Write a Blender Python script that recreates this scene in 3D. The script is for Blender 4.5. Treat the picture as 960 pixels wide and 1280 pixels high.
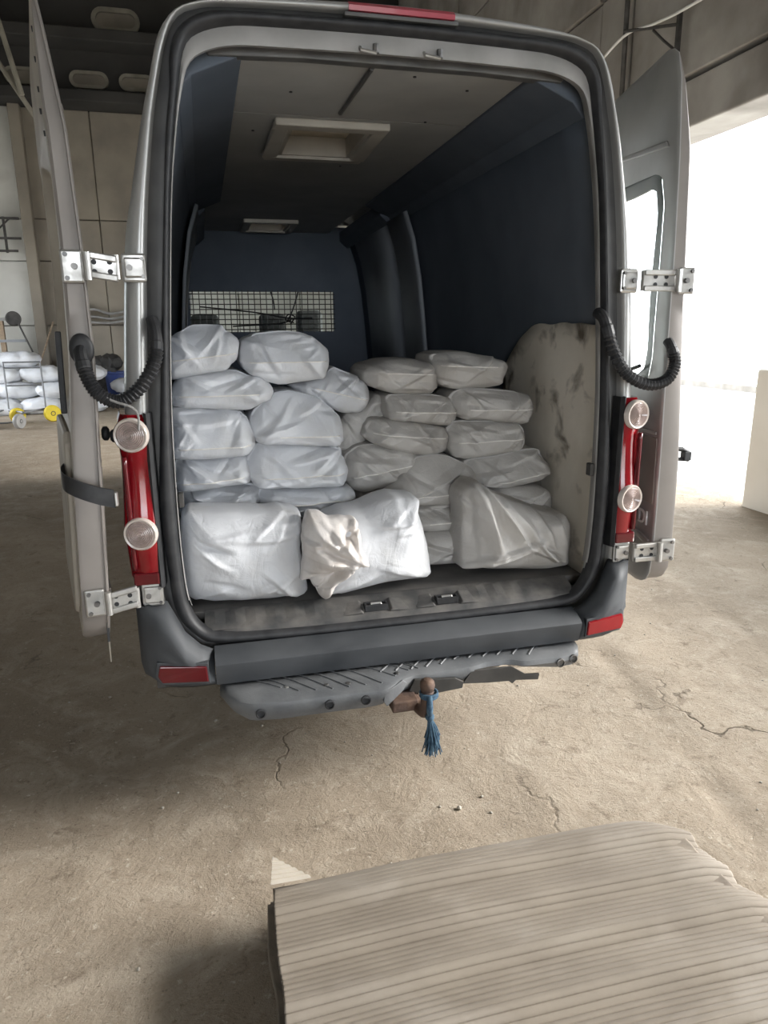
import bpy, bmesh, math, random
from mathutils import Vector, Matrix, noise
PI = math.pi
random.seed(7)
for o in list(bpy.data.objects): bpy.data.objects.remove(o)
SC = bpy.context.scene
COL = SC.collection

# ------------------------------------------------------------------ camera
cam_d = bpy.data.cameras.new('camera'); cam = bpy.data.objects.new('camera', cam_d); COL.objects.link(cam)
yaw, pitch, roll, FPX = 0.2434, 0.2522, 0.0091, 881.8
fw = Vector((math.sin(yaw)*math.cos(pitch), math.cos(yaw)*math.cos(pitch), -math.sin(pitch)))
rt = Vector((math.cos(yaw), -math.sin(yaw), 0)); dn = fw.cross(rt)
r2 = rt*math.cos(roll) + dn*math.sin(roll); d2 = -rt*math.sin(roll) + dn*math.cos(roll)
M = Matrix.Identity(4)
for i in range(3):
    M[i][0] = r2[i]; M[i][1] = -d2[i]; M[i][2] = -fw[i]
M[0][3], M[1][3], M[2][3] = -0.6907, -2.4362, 1.7142
cam.matrix_world = M
cam_d.sensor_fit = 'HORIZONTAL'; cam_d.sensor_width = 36; cam_d.lens = 36*FPX/960; cam_d.clip_start = 0.02
SC.camera = cam

# ------------------------------------------------------------------ light
w = bpy.data.worlds.new('overcast_sky'); SC.world = w; w.use_nodes = True
bg = w.node_tree.nodes['Background']; bg.inputs[0].default_value = (0.89, 0.945, 1.0, 1); bg.inputs[1].default_value = 4.4
SC.view_settings.view_transform = 'Standard'; SC.view_settings.look = 'None'
SC.view_settings.gamma = 1; SC.view_settings.use_curve_mapping = False
SC.view_settings.exposure = 0.86
sun_d = bpy.data.lights.new('sun', 'SUN'); sun_d.energy = 4.6; sun_d.angle = math.radians(24); sun_d.color = (1.0, 0.96, 0.9)
sun = bpy.data.objects.new('sun', sun_d); COL.objects.link(sun)
sun.rotation_euler = Vector((-0.95, 0.17, -0.45)).to_track_quat('-Z', 'Y').to_euler()
def portal(name, loc, sx, sy, direction):                 # sampling guide for sky light through a wall opening (adds no light)
    d = bpy.data.lights.new(name, 'AREA'); d.shape = 'RECTANGLE'; d.size = sx; d.size_y = sy; d.cycles.is_portal = True
    o = bpy.data.objects.new(name, d); COL.objects.link(o); o.location = loc
    o.rotation_euler = Vector(direction).to_track_quat('-Z', 'Z').to_euler()
GATE_Y0, GATE_Y1, GATE_Z = -3.6, 11.0, 3.82
portal('gate_portal', (4.75, (GATE_Y0+GATE_Y1)/2, GATE_Z/2), GATE_Y1-GATE_Y0, GATE_Z, (-1, 0, 0))
portal('left_portal', (-7.7, 12.75, 1.75), 4.5, 3.5, (1, 0, 0))  # opening added in the unseen left wall to let sky light in
portal('rear_portal', (-0.5, -11.9, 2.0), 7.0, 4.0, (0, 1, 0))  # door added behind the camera for fill light

# ------------------------------------------------------------------ helpers
def setp(o, label=None, cat=None, group=None, kind=None):
    if label: o['label'] = label
    if cat: o['category'] = cat
    if group: o['group'] = group
    if kind: o['kind'] = kind
    return o
def empty(name, loc=(0, 0, 0), rz=0):
    o = bpy.data.objects.new(name, None); COL.objects.link(o); o.location = loc; o.rotation_euler = (0, 0, rz); o.empty_display_size = .1
    return o
class MB:
    def __init__(s, T=None): s.v = []; s.f = []; s.T = T
    def add(s, vs, fs):
        b = len(s.v)
        for p in vs:
            p = Vector(p); s.v.append(tuple(s.T(p)) if s.T else tuple(p))
        s.f += [tuple(b+i for i in f) for f in fs]
        return s
    def box(s, c, d, rot=None):
        vs = []
        for z in (-.5, .5):
            for y in (-.5, .5):
                for x in (-.5, .5):
                    p = Vector((x*d[0], y*d[1], z*d[2]))
                    if rot is not None: p = rot @ p
                    vs.append(p + Vector(c))
        return s.add(vs, [(0,2,3,1),(4,5,7,6),(0,1,5,4),(2,6,7,3),(0,4,6,2),(1,3,7,5)])
    def box2(s, a, b): return s.box([(a[i]+b[i])/2 for i in range(3)], [abs(b[i]-a[i]) for i in range(3)])
    def tube(s, path, r, n=10, cap=True, flat=None):
        path = [Vector(p) for p in path]; m = len(path); vs = []; fs = []; prev = None
        for i, p in enumerate(path):
            t = (path[min(i+1, m-1)] - path[max(i-1, 0)]).normalized()
            if prev is None:
                a = t.cross(Vector((0, 0, 1)))
                if a.length < .1: a = t.cross(Vector((1, 0, 0)))
                a.normalize()
            else:
                a = prev - t*prev.dot(t); a.normalize()
            prev = a; b = t.cross(a); rr = r[i] if isinstance(r, (list, tuple)) else r
            for k in range(n):
                th = 2*PI*k/n; vs.append(p + (a*math.cos(th) + b*math.sin(th)*(flat or 1))*rr)
        for i in range(m-1):
            for k in range(n):
                fs.append((i*n+k, i*n+(k+1) % n, (i+1)*n+(k+1) % n, (i+1)*n+k))
        if cap: fs += [tuple(range(n))[::-1], tuple((m-1)*n+k for k in range(n))]
        return s.add(vs, fs)
    def cyl(s, a, b, r, n=16): return s.tube([a, b], r, n)
    def lathe(s, o, axis, prof, n=28):          # prof: (radius, along axis)
        o = Vector(o); ax = Vector(axis).normalized(); a = ax.cross(Vector((0, 0, 1)))
        if a.length < .1: a = ax.cross(Vector((1, 0, 0)))
        a.normalize(); b = ax.cross(a); vs = []; fs = []
        for r, h in prof:
            for k in range(n):
                th = 2*PI*k/n; vs.append(o + ax*h + (a*math.cos(th) + b*math.sin(th))*r)
        for i in range(len(prof)-1):
            for k in range(n): fs.append((i*n+k, i*n+(k+1) % n, (i+1)*n+(k+1) % n, (i+1)*n+k))
        fs += [tuple(range(n))[::-1], tuple((len(prof)-1)*n+k for k in range(n))]
        return s.add(vs, fs)
    def loft(s, loops, closed=True):
        n = len(loops[0]); vs = [p for l in loops for p in l]; fs = []
        for i in range(len(loops)-1):
            for k in range(n if closed else n-1):
                fs.append((i*n+k, i*n+(k+1) % n, (i+1)*n+(k+1) % n, (i+1)*n+k))
        return s.add(vs, fs)
    def prism(s, pts, d0, d1, f):               # closed outline pts (p,q), f(p,q,d) -> xyz
        n = len(pts)
        vs = [f(p, q, d0) for p, q in pts] + [f(p, q, d1) for p, q in pts]
        fs = [tuple(range(n)), tuple(range(2*n-1, n-1, -1))] + [(i, i+n, (i+1) % n+n, (i+1) % n) for i in range(n)]
        return s.add(vs, fs)
    def build(s, name, mat, parent=None, smooth=False, bevel=0, origin=None, solid=0, auto=None, segs=2):
        me = bpy.data.meshes.new(name)
        v = s.v
        if origin: v = [(p[0]-origin[0], p[1]-origin[1], p[2]-origin[2]) for p in v]
        me.from_pydata(v, [], s.f); me.validate()
        bm = bmesh.new(); bm.from_mesh(me); bmesh.ops.remove_doubles(bm, verts=bm.verts, dist=1e-5)
        bmesh.ops.recalc_face_normals(bm, faces=bm.faces); bm.to_mesh(me); bm.free()
        o = bpy.data.objects.new(name, me); COL.objects.link(o)
        if origin: o.location = origin
        if mat: me.materials.append(mat)
        if parent: o.parent = parent
        if smooth:
            me.polygons.foreach_set('use_smooth', [True]*len(me.polygons))
            if auto: me.set_sharp_from_angle(angle=math.radians(auto))
        if solid:
            m = o.modifiers.new('s', 'SOLIDIFY'); m.thickness = solid; m.offset = 0
        if bevel:
            m = o.modifiers.new('b', 'BEVEL'); m.width = bevel; m.segments = segs; m.limit_method = 'ANGLE'
        return o
def catmull(pts, n, closed=False):
    P = [Vector(p) for p in pts]; m = len(P); out = []
    segs = m if closed else m-1
    for i in range(n):
        t = i/n*segs if closed else i/(n-1)*segs
        k = min(int(t), segs-1); u = t-k
        g = (lambda j: P[j % m]) if closed else (lambda j: P[max(0, min(m-1, j))])
        a, b, c, d = g(k-1), g(k), g(k+1), g(k+2)
        out.append(0.5*((2*b) + (c-a)*u + (2*a-5*b+4*c-d)*u*u + (3*b-3*c+d-a)*u*u*u))
    return out
def resample(pts, n):                            # closed polyline, equal arc length
    P = [Vector(p) for p in pts]; P.append(P[0].copy()); L = [0]
    for i in range(1, len(P)): L.append(L[-1] + (P[i]-P[i-1]).length)
    out = []; k = 0
    for i in range(n):
        d = L[-1]*i/n
        while L[k+1] < d: k += 1
        out.append(P[k].lerp(P[k+1], (d-L[k])/max(1e-9, L[k+1]-L[k])))
    return out

# ------------------------------------------------------------------ materials
def mat(name, c1, c2=None, rough=.6, metal=0, scale=6, bump=0, bscale=40, detail=6, spec=.5, coat=0, trans=0, lo=.35, hi=.65, stretch=(1,1,1), rvar=0, c3=None, s3=2, l3=.5, h3=.7, distort=0):
    m = bpy.data.materials.new(name); m.use_nodes = True; nt = m.node_tree; N = nt.nodes; L = nt.links
    b = N['Principled BSDF']; b.inputs['Roughness'].default_value = rough; b.inputs['Metallic'].default_value = metal
    b.inputs['Specular IOR Level'].default_value = spec; b.inputs['Coat Weight'].default_value = coat
    b.inputs['Transmission Weight'].default_value = trans
    tc = N.new('ShaderNodeTexCoord'); mp = N.new('ShaderNodeMapping'); mp.inputs['Scale'].default_value = stretch
    L.new(tc.outputs['Object'], mp.inputs['Vector'])
    def nz(sc, det, dist=0):
        n = N.new('ShaderNodeTexNoise'); n.inputs['Scale'].default_value = sc; n.inputs['Detail'].default_value = det
        n.inputs['Distortion'].default_value = dist; L.new(mp.outputs['Vector'], n.inputs['Vector']); return n
    def ramp(src, a, z, ca, cz):
        r = N.new('ShaderNodeValToRGB'); e = r.color_ramp.elements; e[0].position = a; e[1].position = z; e[0].color = ca; e[1].color = cz
        L.new(src, r.inputs['Fac']); return r
    b.inputs['Base Color'].default_value = (*c1, 1)
    if c2:
        n1 = nz(scale, detail, distort); r = ramp(n1.outputs['Fac'], lo, hi, (*c1, 1), (*c2, 1)); out = r.outputs['Color']
        if c3:
            n3 = nz(s3, 8, .4); r3 = ramp(n3.outputs['Fac'], l3, h3, (0,0,0,1), (1,1,1,1))
            mx = N.new('ShaderNodeMix'); mx.data_type = 'RGBA'; L.new(r3.outputs['Color'], mx.inputs['Factor'])
            L.new(out, mx.inputs['A']); mx.inputs['B'].default_value = (*c3, 1); out = mx.outputs['Result']
        L.new(out, b.inputs['Base Color'])
        if rvar:
            rr = ramp(n1.outputs['Fac'], lo, hi, (rough,)*3+(1,), (rough+rvar,)*3+(1,)); L.new(rr.outputs['Color'], b.inputs['Roughness'])
    if bump:
        n2 = nz(bscale, 8); bp = N.new('ShaderNodeBump'); bp.inputs['Strength'].default_value = bump; bp.inputs['Distance'].default_value = .01
        L.new(n2.outputs['Fac'], bp.inputs['Height']); L.new(bp.outputs['Normal'], b.inputs['Normal'])
    return m
MT = {}
MT['silver'] = mat('silver_paint', (.44,.44,.43), (.36,.355,.345), rough=.34, metal=.35, scale=3, rvar=.15, coat=.3)
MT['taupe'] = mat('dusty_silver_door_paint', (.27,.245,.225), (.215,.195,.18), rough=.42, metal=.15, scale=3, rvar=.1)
MT['tan'] = mat('dusty_inner_door_paint', (.36,.325,.27), (.26,.23,.19), rough=.6, scale=5)
MT['jamb'] = mat('grey_jamb_paint', (.15,.148,.145), (.10,.10,.10), rough=.45, metal=.2, scale=8)
MT['lip'] = mat('pale_inner_frame_paint', (.34,.33,.32), (.25,.245,.235), rough=.5, scale=6, metal=.1)
MT['rubber'] = mat('black_rubber', (.012,.013,.015), (.03,.03,.032), rough=.55, scale=20)
MT['plastic'] = mat('grey_black_bumper_plastic', (.032,.036,.041), (.062,.066,.072), rough=.48, scale=4, bump=.08, bscale=300, rvar=.2)
MT['scuff'] = mat('worn_dusty_sill_plastic', (.05,.05,.05), (.14,.13,.12), rough=.7, scale=9, bump=.15, bscale=60)
MT['step'] = mat('worn_step_plastic', (.085,.09,.096), (.15,.155,.16), rough=.5, scale=7, bump=.1, bscale=90)
MT['rust'] = mat('rusty_steel', (.16,.10,.07), (.07,.05,.045), rough=.7, metal=.4, scale=14, bump=.3, bscale=60)
MT['zinc'] = mat('zinc_plated_steel', (.62,.61,.59), (.40,.39,.37), rough=.33, metal=.85, scale=16, rvar=.2)
MT['bolt'] = mat('dark_bolt_steel', (.25,.24,.23), (.12,.12,.12), rough=.4, metal=.8, scale=30)
MT['red'] = mat('red_lamp_lens', (.27,.006,.012), (.19,.004,.008), rough=.12, scale=5, coat=.6)
MT['dred'] = mat('dark_red_lamp_lens', (.11,.006,.01), (.08,.005,.008), rough=.15, scale=5, coat=.5)
MT['pinkred'] = mat('faded_red_brake_lens', (.40,.05,.08), (.33,.04,.06), rough=.3, scale=8, coat=.3)
MT['lens'] = mat('smoky_clear_lens', (.45,.36,.33), (.30,.24,.22), rough=.15, scale=30, coat=.7)
MT['lensring'] = mat('pale_lens_ring', (.62,.55,.50), rough=.25, coat=.4)
MT['ceil'] = mat('grey_roof_liner_board', (.40,.40,.385), (.33,.33,.32), rough=.85, scale=3, bump=.1, bscale=25)
MT['liner'] = mat('dark_blue_grey_lining', (.085,.104,.132), (.11,.128,.16), rough=.75, scale=3)
MT['liner2'] = mat('grey_blue_door_panel', (.26,.275,.30), (.20,.215,.24), rough=.6, scale=3)
MT['hatch'] = mat('off_white_hatch_plastic', (.55,.52,.46), (.45,.42,.37), rough=.5, scale=5)
MT['cream'] = mat('dirty_cream_wall_board', (.76,.71,.63), (.62,.57,.49), rough=.8, scale=3, bump=.25, bscale=14, c3=(.13,.105,.08), s3=6, l3=.545, h3=.70)
MT['ply'] = mat('dirty_load_floor', (.10,.095,.09), (.16,.15,.14), rough=.8, scale=6, bump=.2, bscale=30)
def glass(name, tint=(.9,.95,.93)):
    m = bpy.data.materials.new(name); m.use_nodes = True; N = m.node_tree.nodes; L = m.node_tree.links
    N.remove(N['Principled BSDF']); o = N['Material Output']
    t = N.new('ShaderNodeBsdfTransparent'); t.inputs[0].default_value = (*tint, 1); g = N.new('ShaderNodeBsdfGlossy'); g.inputs['Roughness'].default_value = .03
    f = N.new('ShaderNodeFresnel'); f.inputs[0].default_value = 1.45; x = N.new('ShaderNodeMixShader')
    L.new(f.outputs[0], x.inputs[0]); L.new(t.outputs[0], x.inputs[1]); L.new(g.outputs[0], x.inputs[2]); L.new(x.outputs[0], o.inputs[0])
    return m
MT['glass'] = glass('clear_glass')
MT['milk'] = None
def milky():
    m = mat('milky_roof_hatch_acrylic', (.8,.75,.66), (.72,.66,.56), rough=.4, scale=4, trans=0)
    nt = m.node_tree; N = nt.nodes; L = nt.links; b = N['Principled BSDF']; t = N.new('ShaderNodeBsdfTranslucent'); t.inputs[0].default_value = (.9,.84,.74,1)
    x = N.new('ShaderNodeMixShader'); x.inputs[0].default_value = .7; L.new(b.outputs[0], x.inputs[1]); L.new(t.outputs[0], x.inputs[2]); L.new(x.outputs[0], N['Material Output'].inputs[0])
    return m
MT['milk'] = milky()
def sackmat(name, c1, c2, dust, rough=.42):
    m = mat(name, c1, c2, rough=rough, scale=5, c3=dust, s3=4, l3=.52, h3=.8, spec=.5)
    nt = m.node_tree; N = nt.nodes; L = nt.links; b = N['Principled BSDF']
    tc = N.new('ShaderNodeTexCoord')
    h = None
    for sc, stv, wgt, d in ((9, (1, 1, .55), 1.0, 1.2), (26, (.6, 1, 1), .45, .8)):
        mp = N.new('ShaderNodeMapping'); mp.inputs['Scale'].default_value = stv; mp.inputs['Rotation'].default_value = (.3, .5*sc, .7); L.new(tc.outputs['Object'], mp.inputs['Vector'])
        n = N.new('ShaderNodeTexNoise'); n.inputs['Scale'].default_value = sc; n.inputs['Detail'].default_value = 3; n.inputs['Distortion'].default_value = d; L.new(mp.outputs['Vector'], n.inputs['Vector'])
        a = N.new('ShaderNodeMath'); a.operation = 'SUBTRACT'; a.inputs[1].default_value = .5; L.new(n.outputs['Fac'], a.inputs[0])
        ab = N.new('ShaderNodeMath'); ab.operation = 'ABSOLUTE'; L.new(a.outputs[0], ab.inputs[0])
        pw = N.new('ShaderNodeMath'); pw.operation = 'POWER'; pw.inputs[1].default_value = .6; L.new(ab.outputs[0], pw.inputs[0])
        sc_ = N.new('ShaderNodeMath'); sc_.operation = 'MULTIPLY'; sc_.inputs[1].default_value = wgt; L.new(pw.outputs[0], sc_.inputs[0])
        if h is None: h = sc_.outputs[0]
        else:
            ad = N.new('ShaderNodeMath'); ad.operation = 'ADD'; L.new(h, ad.inputs[0]); L.new(sc_.outputs[0], ad.inputs[1]); h = ad.outputs[0]
    bp = N.new('ShaderNodeBump'); bp.inputs['Strength'].default_value = .22; bp.inputs['Distance'].default_value = .02
    L.new(h, bp.inputs['Height']); L.new(bp.outputs['Normal'], b.inputs['Normal'])
    return m
MT['sack'] = sackmat('white_woven_plastic', (.69,.70,.725), (.63,.64,.665), (.55,.54,.52))
MT['sack_shade'] = sackmat('shade_tinted_white_sack', (.52,.50,.475), (.45,.43,.405), (.36,.33,.295), rough=.6)  # sack white darkened to stand in for shade on right-hand sacks; slight dust
MT['seam'] = mat('sack_seam_tape', (.82,.80,.76), (.68,.65,.6), rough=.6, scale=30)
MT['neck'] = sackmat('crumpled_sack_mouth', (.72,.69,.67), (.62,.57,.53), (.46,.40,.35), rough=.36)
MT['card'] = mat('corrugated_cardboard', (.25,.215,.172), (.19,.16,.127), rough=.85, scale=5, stretch=(1,1.6,1), lo=.3, hi=.75, c3=(.31,.275,.232), s3=3, l3=.5, h3=.75, bump=.1, bscale=120)
MT['cardd'] = mat('cardboard_edge', (.25,.21,.165), (.18,.15,.12), rough=.9, scale=20, bump=.2, bscale=90)
def dirtmat():
    m = bpy.data.materials.new('dusty_dirt_floor'); m.use_nodes = True; N = m.node_tree.nodes; L = m.node_tree.links; b = N['Principled BSDF']
    b.inputs['Roughness'].default_value = .95; b.inputs['Specular IOR Level'].default_value = .08
    tc = N.new('ShaderNodeTexCoord')
    def nz(sc, det=6, dist=0, rough=.6):
        n = N.new('ShaderNodeTexNoise'); n.inputs['Scale'].default_value = sc; n.inputs['Detail'].default_value = det; n.inputs['Distortion'].default_value = dist; n.inputs['Roughness'].default_value = rough
        L.new(tc.outputs['Object'], n.inputs['Vector']); return n.outputs['Fac']
    def rng(src, a, z):
        r = N.new('ShaderNodeMapRange'); r.inputs['From Min'].default_value = a; r.inputs['From Max'].default_value = z; L.new(src, r.inputs['Value']); return r.outputs['Result']
    def mix(f, a, c):
        x = N.new('ShaderNodeMix'); x.data_type = 'RGBA'; L.new(f, x.inputs['Factor'])
        for k, v in (('A', a), ('B', c)):
            if isinstance(v, tuple): x.inputs[k].default_value = (*v, 1)
            else: L.new(v, x.inputs[k])
        return x.outputs['Result']
    col = mix(rng(nz(.55, 8, .8), .38, .64), (.40,.335,.26), (.29,.24,.185))
    col = mix(rng(nz(3.2, 10, 1.2, .7), .48, .72), col, (.47,.405,.325))
    col = mix(rng(nz(9, 12, .5, .75), .56, .70), col, (.20,.16,.12))
    col = mix(rng(nz(70, 5, 0, .7), .58, .72), col, (.17,.14,.105))
    col = mix(rng(nz(45, 4, 0, .6), .62, .74), col, (.52,.46,.38))
    vo = N.new('ShaderNodeTexVoronoi'); vo.feature = 'DISTANCE_TO_EDGE'; vo.inputs['Scale'].default_value = .75
    ds = N.new('ShaderNodeVectorMath'); ds.operation = 'ADD'; nn = N.new('ShaderNodeTexNoise'); nn.inputs['Scale'].default_value = 2.5; nn.inputs['Detail'].default_value = 6; L.new(tc.outputs['Object'], nn.inputs['Vector'])
    L.new(tc.outputs['Object'], ds.inputs[0]); L.new(nn.outputs['Color'], ds.inputs[1]); L.new(ds.outputs[0], vo.inputs['Vector'])
    crack = rng(vo.outputs['Distance'], .012, .0)
    cm = N.new('ShaderNodeMath'); cm.operation = 'MULTIPLY'; L.new(crack, cm.inputs[0]); L.new(rng(nz(1.1, 3), .5, .62), cm.inputs[1])
    col = mix(cm.outputs[0], col, (.13,.105,.08)); L.new(col, b.inputs['Base Color'])
    h = None
    for src, wgt in ((nz(6, 12, .6, .7), 1.0), (nz(26, 10, .3, .75), .55), (nz(110, 4, 0, .7), .22)):
        q = N.new('ShaderNodeMath'); q.operation = 'MULTIPLY'; q.inputs[1].default_value = wgt; L.new(src, q.inputs[0])
        if h is None: h = q.outputs[0]
        else:
            ad = N.new('ShaderNodeMath'); ad.operation = 'ADD'; L.new(h, ad.inputs[0]); L.new(q.outputs[0], ad.inputs[1]); h = ad.outputs[0]
    sb = N.new('ShaderNodeMath'); sb.operation = 'SUBTRACT'; L.new(h, sb.inputs[0]); q = N.new('ShaderNodeMath'); q.operation = 'MULTIPLY'; q.inputs[1].default_value = .5; L.new(cm.outputs[0], q.inputs[0]); L.new(q.outputs[0], sb.inputs[1])
    bp = N.new('ShaderNodeBump'); bp.inputs['Strength'].default_value = .75; bp.inputs['Distance'].default_value = .02; L.new(sb.outputs[0], bp.inputs['Height']); L.new(bp.outputs['Normal'], b.inputs['Normal'])
    return m
MT['dirt'] = dirtmat()
MT['conc'] = mat('weathered_concrete', (.36,.34,.31), (.22,.20,.18), rough=.9, scale=1.2, detail=10, bump=.3, bscale=8, c3=(.12,.105,.09), s3=.7, l3=.5, h3=.75)
MT['concl'] = mat('pale_limewashed_concrete', (.58,.57,.53), (.46,.45,.41), rough=.9, scale=.9, detail=8, bump=.25, bscale=6, c3=(.36,.34,.30), s3=.8, l3=.55, h3=.8)
MT['concb'] = mat('brown_stained_concrete', (.29,.255,.205), (.20,.175,.145), rough=.9, scale=1.0, detail=10, bump=.3, bscale=6, c3=(.33,.29,.235), s3=.6, l3=.5, h3=.8)
MT['soot'] = mat('soot_dark_concrete', (.050,.048,.045), (.028,.027,.026), rough=.95, scale=.8, bump=.3, bscale=5)
MT['palec'] = mat('pale_strut_and_lit_slot', (.30,.28,.23), (.2,.185,.15), rough=.9, scale=3)
MT['ext'] = mat('bright_outdoor_concrete', (.62,.60,.56), (.54,.52,.48), rough=.9, scale=.5)
MT['block'] = mat('glare_pale_block', (.86,.81,.73), (.80,.75,.66), rough=.9, scale=2, bump=.2, bscale=10)  # pale cream made near-white to stand in for glare at the gate
MT['steel'] = mat('dark_steel', (.09,.085,.08), (.05,.048,.045), rough=.6, metal=.5, scale=8)
MT['greymetal'] = mat('grey_painted_steel', (.26,.27,.28), (.2,.2,.21), rough=.5, metal=.5, scale=8)
MT['yellow'] = mat('yellow_rubber_tyre', (.80,.62,.03), (.68,.5,.02), rough=.6, scale=6)
MT['whitewire'] = mat('white_cable', (.72,.71,.68), rough=.6)
MT['blue'] = mat('blue_plastic', (.025,.05,.20), (.02,.04,.15), rough=.5, scale=4)
MT['rope'] = mat('faded_blue_rope', (.02,.05,.09), (.07,.13,.18), rough=.9, scale=60)
MT['fabric'] = mat('grey_seat_fabric', (.10,.105,.10), (.07,.075,.07), rough=.95, scale=10)
MT['wood'] = mat('old_wood', (.33,.25,.17), (.22,.16,.11), rough=.85, scale=6, stretch=(1,1,8))
MT['chrome'] = mat('chrome_letters', (.75,.75,.76), rough=.35, metal=.4)
MT['stone'] = mat('pale_stone', (.48,.44,.38), (.36,.32,.27), rough=.9, scale=20)
MT['band'] = mat('grey_glass_edge_band', (.17,.19,.18), (.13,.145,.14), rough=.15, scale=4, coat=.5)
MT['card_lit'] = mat('lit_corner_cardboard', (.52,.47,.40), (.45,.40,.33), rough=.85, scale=9)  # paler copy of the cardboard, painting in light caught by the folded corner

# ------------------------------------------------------------------ setting
def gz(x, y):
    v = .014*noise.fractal(Vector((x*.9, y*.9, 3.1)), 1.0, 2.0, 5) + .006*noise.noise(Vector((x*5, y*5, 1.7)))
    for (ax, ay, bx, by, d, wd) in ((1.55, 1.9, 1.05, -.75, .020, .035), (2.6, 2.2, 2.0, -.4, .018, .05), (3.3, 1.6, 1.5, 2.6, .014, .05), (1.6, .3, 2.2, -1.0, .016, .03)):
        t = max(0, min(1, ((x-ax)*(bx-ax)+(y-ay)*(by-ay))/((bx-ax)**2+(by-ay)**2)))
        q = math.hypot(x-ax-t*(bx-ax), y-ay-t*(by-ay)) + .04*noise.noise(Vector((x*4, y*4, 9)))
        if q < 3*wd: v -= d*math.exp(-(q/wd)**2)*(.6+.8*noise.noise(Vector((x*2, y*2, 4))))
    return v - .006
def axis(lo, hi, a, b, fine, coarse):
    out = []; t = lo
    while t < hi:
        out.append(t); t += fine if a <= t <= b else coarse
    out.append(hi); return out
xs = axis(-7.5, 4.62, -2.2, 3.2, .05, .25); ys = axis(-12, 18, -1.4, 4.0, .05, .25)
m = MB(); m.add([(x, y, gz(x, y)) for y in ys for x in xs], [(j*len(xs)+i, j*len(xs)+i+1, (j+1)*len(xs)+i+1, (j+1)*len(xs)+i) for j in range(len(ys)-1) for i in range(len(xs)-1)])
floor = setp(m.build('floor', MT['dirt'], smooth=True), 'dusty uneven dirt covered concrete floor of the warehouse', kind='structure')

m = MB(); m.box2((-40, -60, -.12), (90, 80, -.06)); setp(m.build('ground', MT['ext']), 'bright pale concrete yard outside the open gate', kind='structure')
m = MB(); m.box2((14, -30, -.06), (14.3, 70, .12)); setp(m.build('trim_1', MT['conc']), 'low concrete kerb far out in the yard', kind='structure')

# back wall: panels with open joints in front of a dark backing
m = MB(); m.box2((-7.6, 17.25, -.1), (5.2, 17.4, 10.2)); wb = setp(m.build('wall_back', MT['concb']), 'stained concrete panel wall at the far end', kind='structure')
colx = [-7.5, -6.0, -4.45, -2.9, -1.3, .3, 1.9, 3.4, 5.0]; rowz = [-.05, 1.9, 3.4, 4.35, 6.75]
rnd = random.Random(3)
for i in range(len(colx)-1):
    for j in range(len(rowz)-1):
        m = MB(); g = .008; d = rnd.uniform(0, .03)
        m.box2((colx[i]+g, 17.02-d, rowz[j]+g), (colx[i+1]-g, 17.25, rowz[j+1]-g))
        m.build('wall_panel', MT['concl'] if colx[i+1] <= -4.4 or colx[i] > -1.4 else MT['concb'], wb, bevel=.02)  # columns behind the van kept pale to brighten the view through its windscreen
m = MB(); m.box2((-4.6, 16.75, 0), (-4.35, 17.0, 6.75)); m.build('pilaster', MT['concb'], wb, bevel=.02)
m = MB(); m.box2((-7.5, 16.3, 6.75), (5.0, 17.2, 7.0)); m.build('ledge_beam', MT['soot'], wb, bevel=.03)
m = MB(); m.box2((-7.5, 16.9, 7.0), (5.0, 17.25, 10.1)); m.build('upper_wall', MT['soot'], wb)
m = MB(); m.box2((-7.5, 16.2, 7.95), (5.0, 16.95, 8.2)); m.build('ledge_beam', MT['soot'], wb, bevel=.03)
def oblong(cx, cz, w_, h_, y, n=10):
    r = h_/2; out = []
    for k in range(n+1): t = -PI/2+PI*k/n; out.append((cx+w_/2-r+r*math.cos(t), cz+r*math.sin(t)))
    for k in range(n+1): t = PI/2+PI*k/n; out.append((cx-w_/2+r+r*math.cos(t), cz+r*math.sin(t)))
    return out
for cx, cz, w_, h_ in ((-2.1, 8.6, 1.05, .5), (-2.8, 7.35, .85, .36), (-1.75, 7.35, .8, .36), (-4.2, 7.35, .8, .34), (-.2, 8.75, 1.0, .45), (1.5, 8.75, 1.0, .45), (-5.6, 8.75, 1.0, .45)):
    a = oblong(cx, cz, w_, h_, 0); b = oblong(cx, cz, w_*.82, h_*.6, 0)
    m = MB(); m.loft([[(p, 16.9, q) for p, q in a], [(p, 16.82, q) for p, q in a], [(p, 16.82, q) for p, q in b], [(p, 16.885, q) for p, q in b]])
    sl = m.build('slot_rim', MT['palec'], wb)  # pale plaque stands in for lit surroundings showing through the slot
    m = MB(); m.prism(b, 16.88, 16.9, lambda p, q, d: (p, d, q)); m.build('slot_back', MT['concb'], sl)

# left wall with an unseen gate added to bring in sky light
m = MB(); m.box2((-7.65, -12, -.1), (-7.5, 10.5, 10.2)); m.box2((-7.65, 15, -.1), (-7.5, 17.4, 10.2)); m.box2((-7.65, 10.5, 3.5), (-7.5, 15, 10.2)); wl = setp(m.build('wall_left', MT['soot']), 'pale limewashed concrete wall along the left side', kind='structure')
for i in range(10):
    for j in range(4):
        if j < 2 and 9.0 < -11.9+(i+.5)*2.9 < 16.4: continue
        m = MB(); m.box2((-7.52, -11.9+i*2.9+.02, j*2.2+.02), (-7.42-.03*rnd.random(), -11.9+(i+1)*2.9-.02, (j+1)*2.2-.02)); m.build('wall_panel', MT['concl'], wl, bevel=.02)
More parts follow.
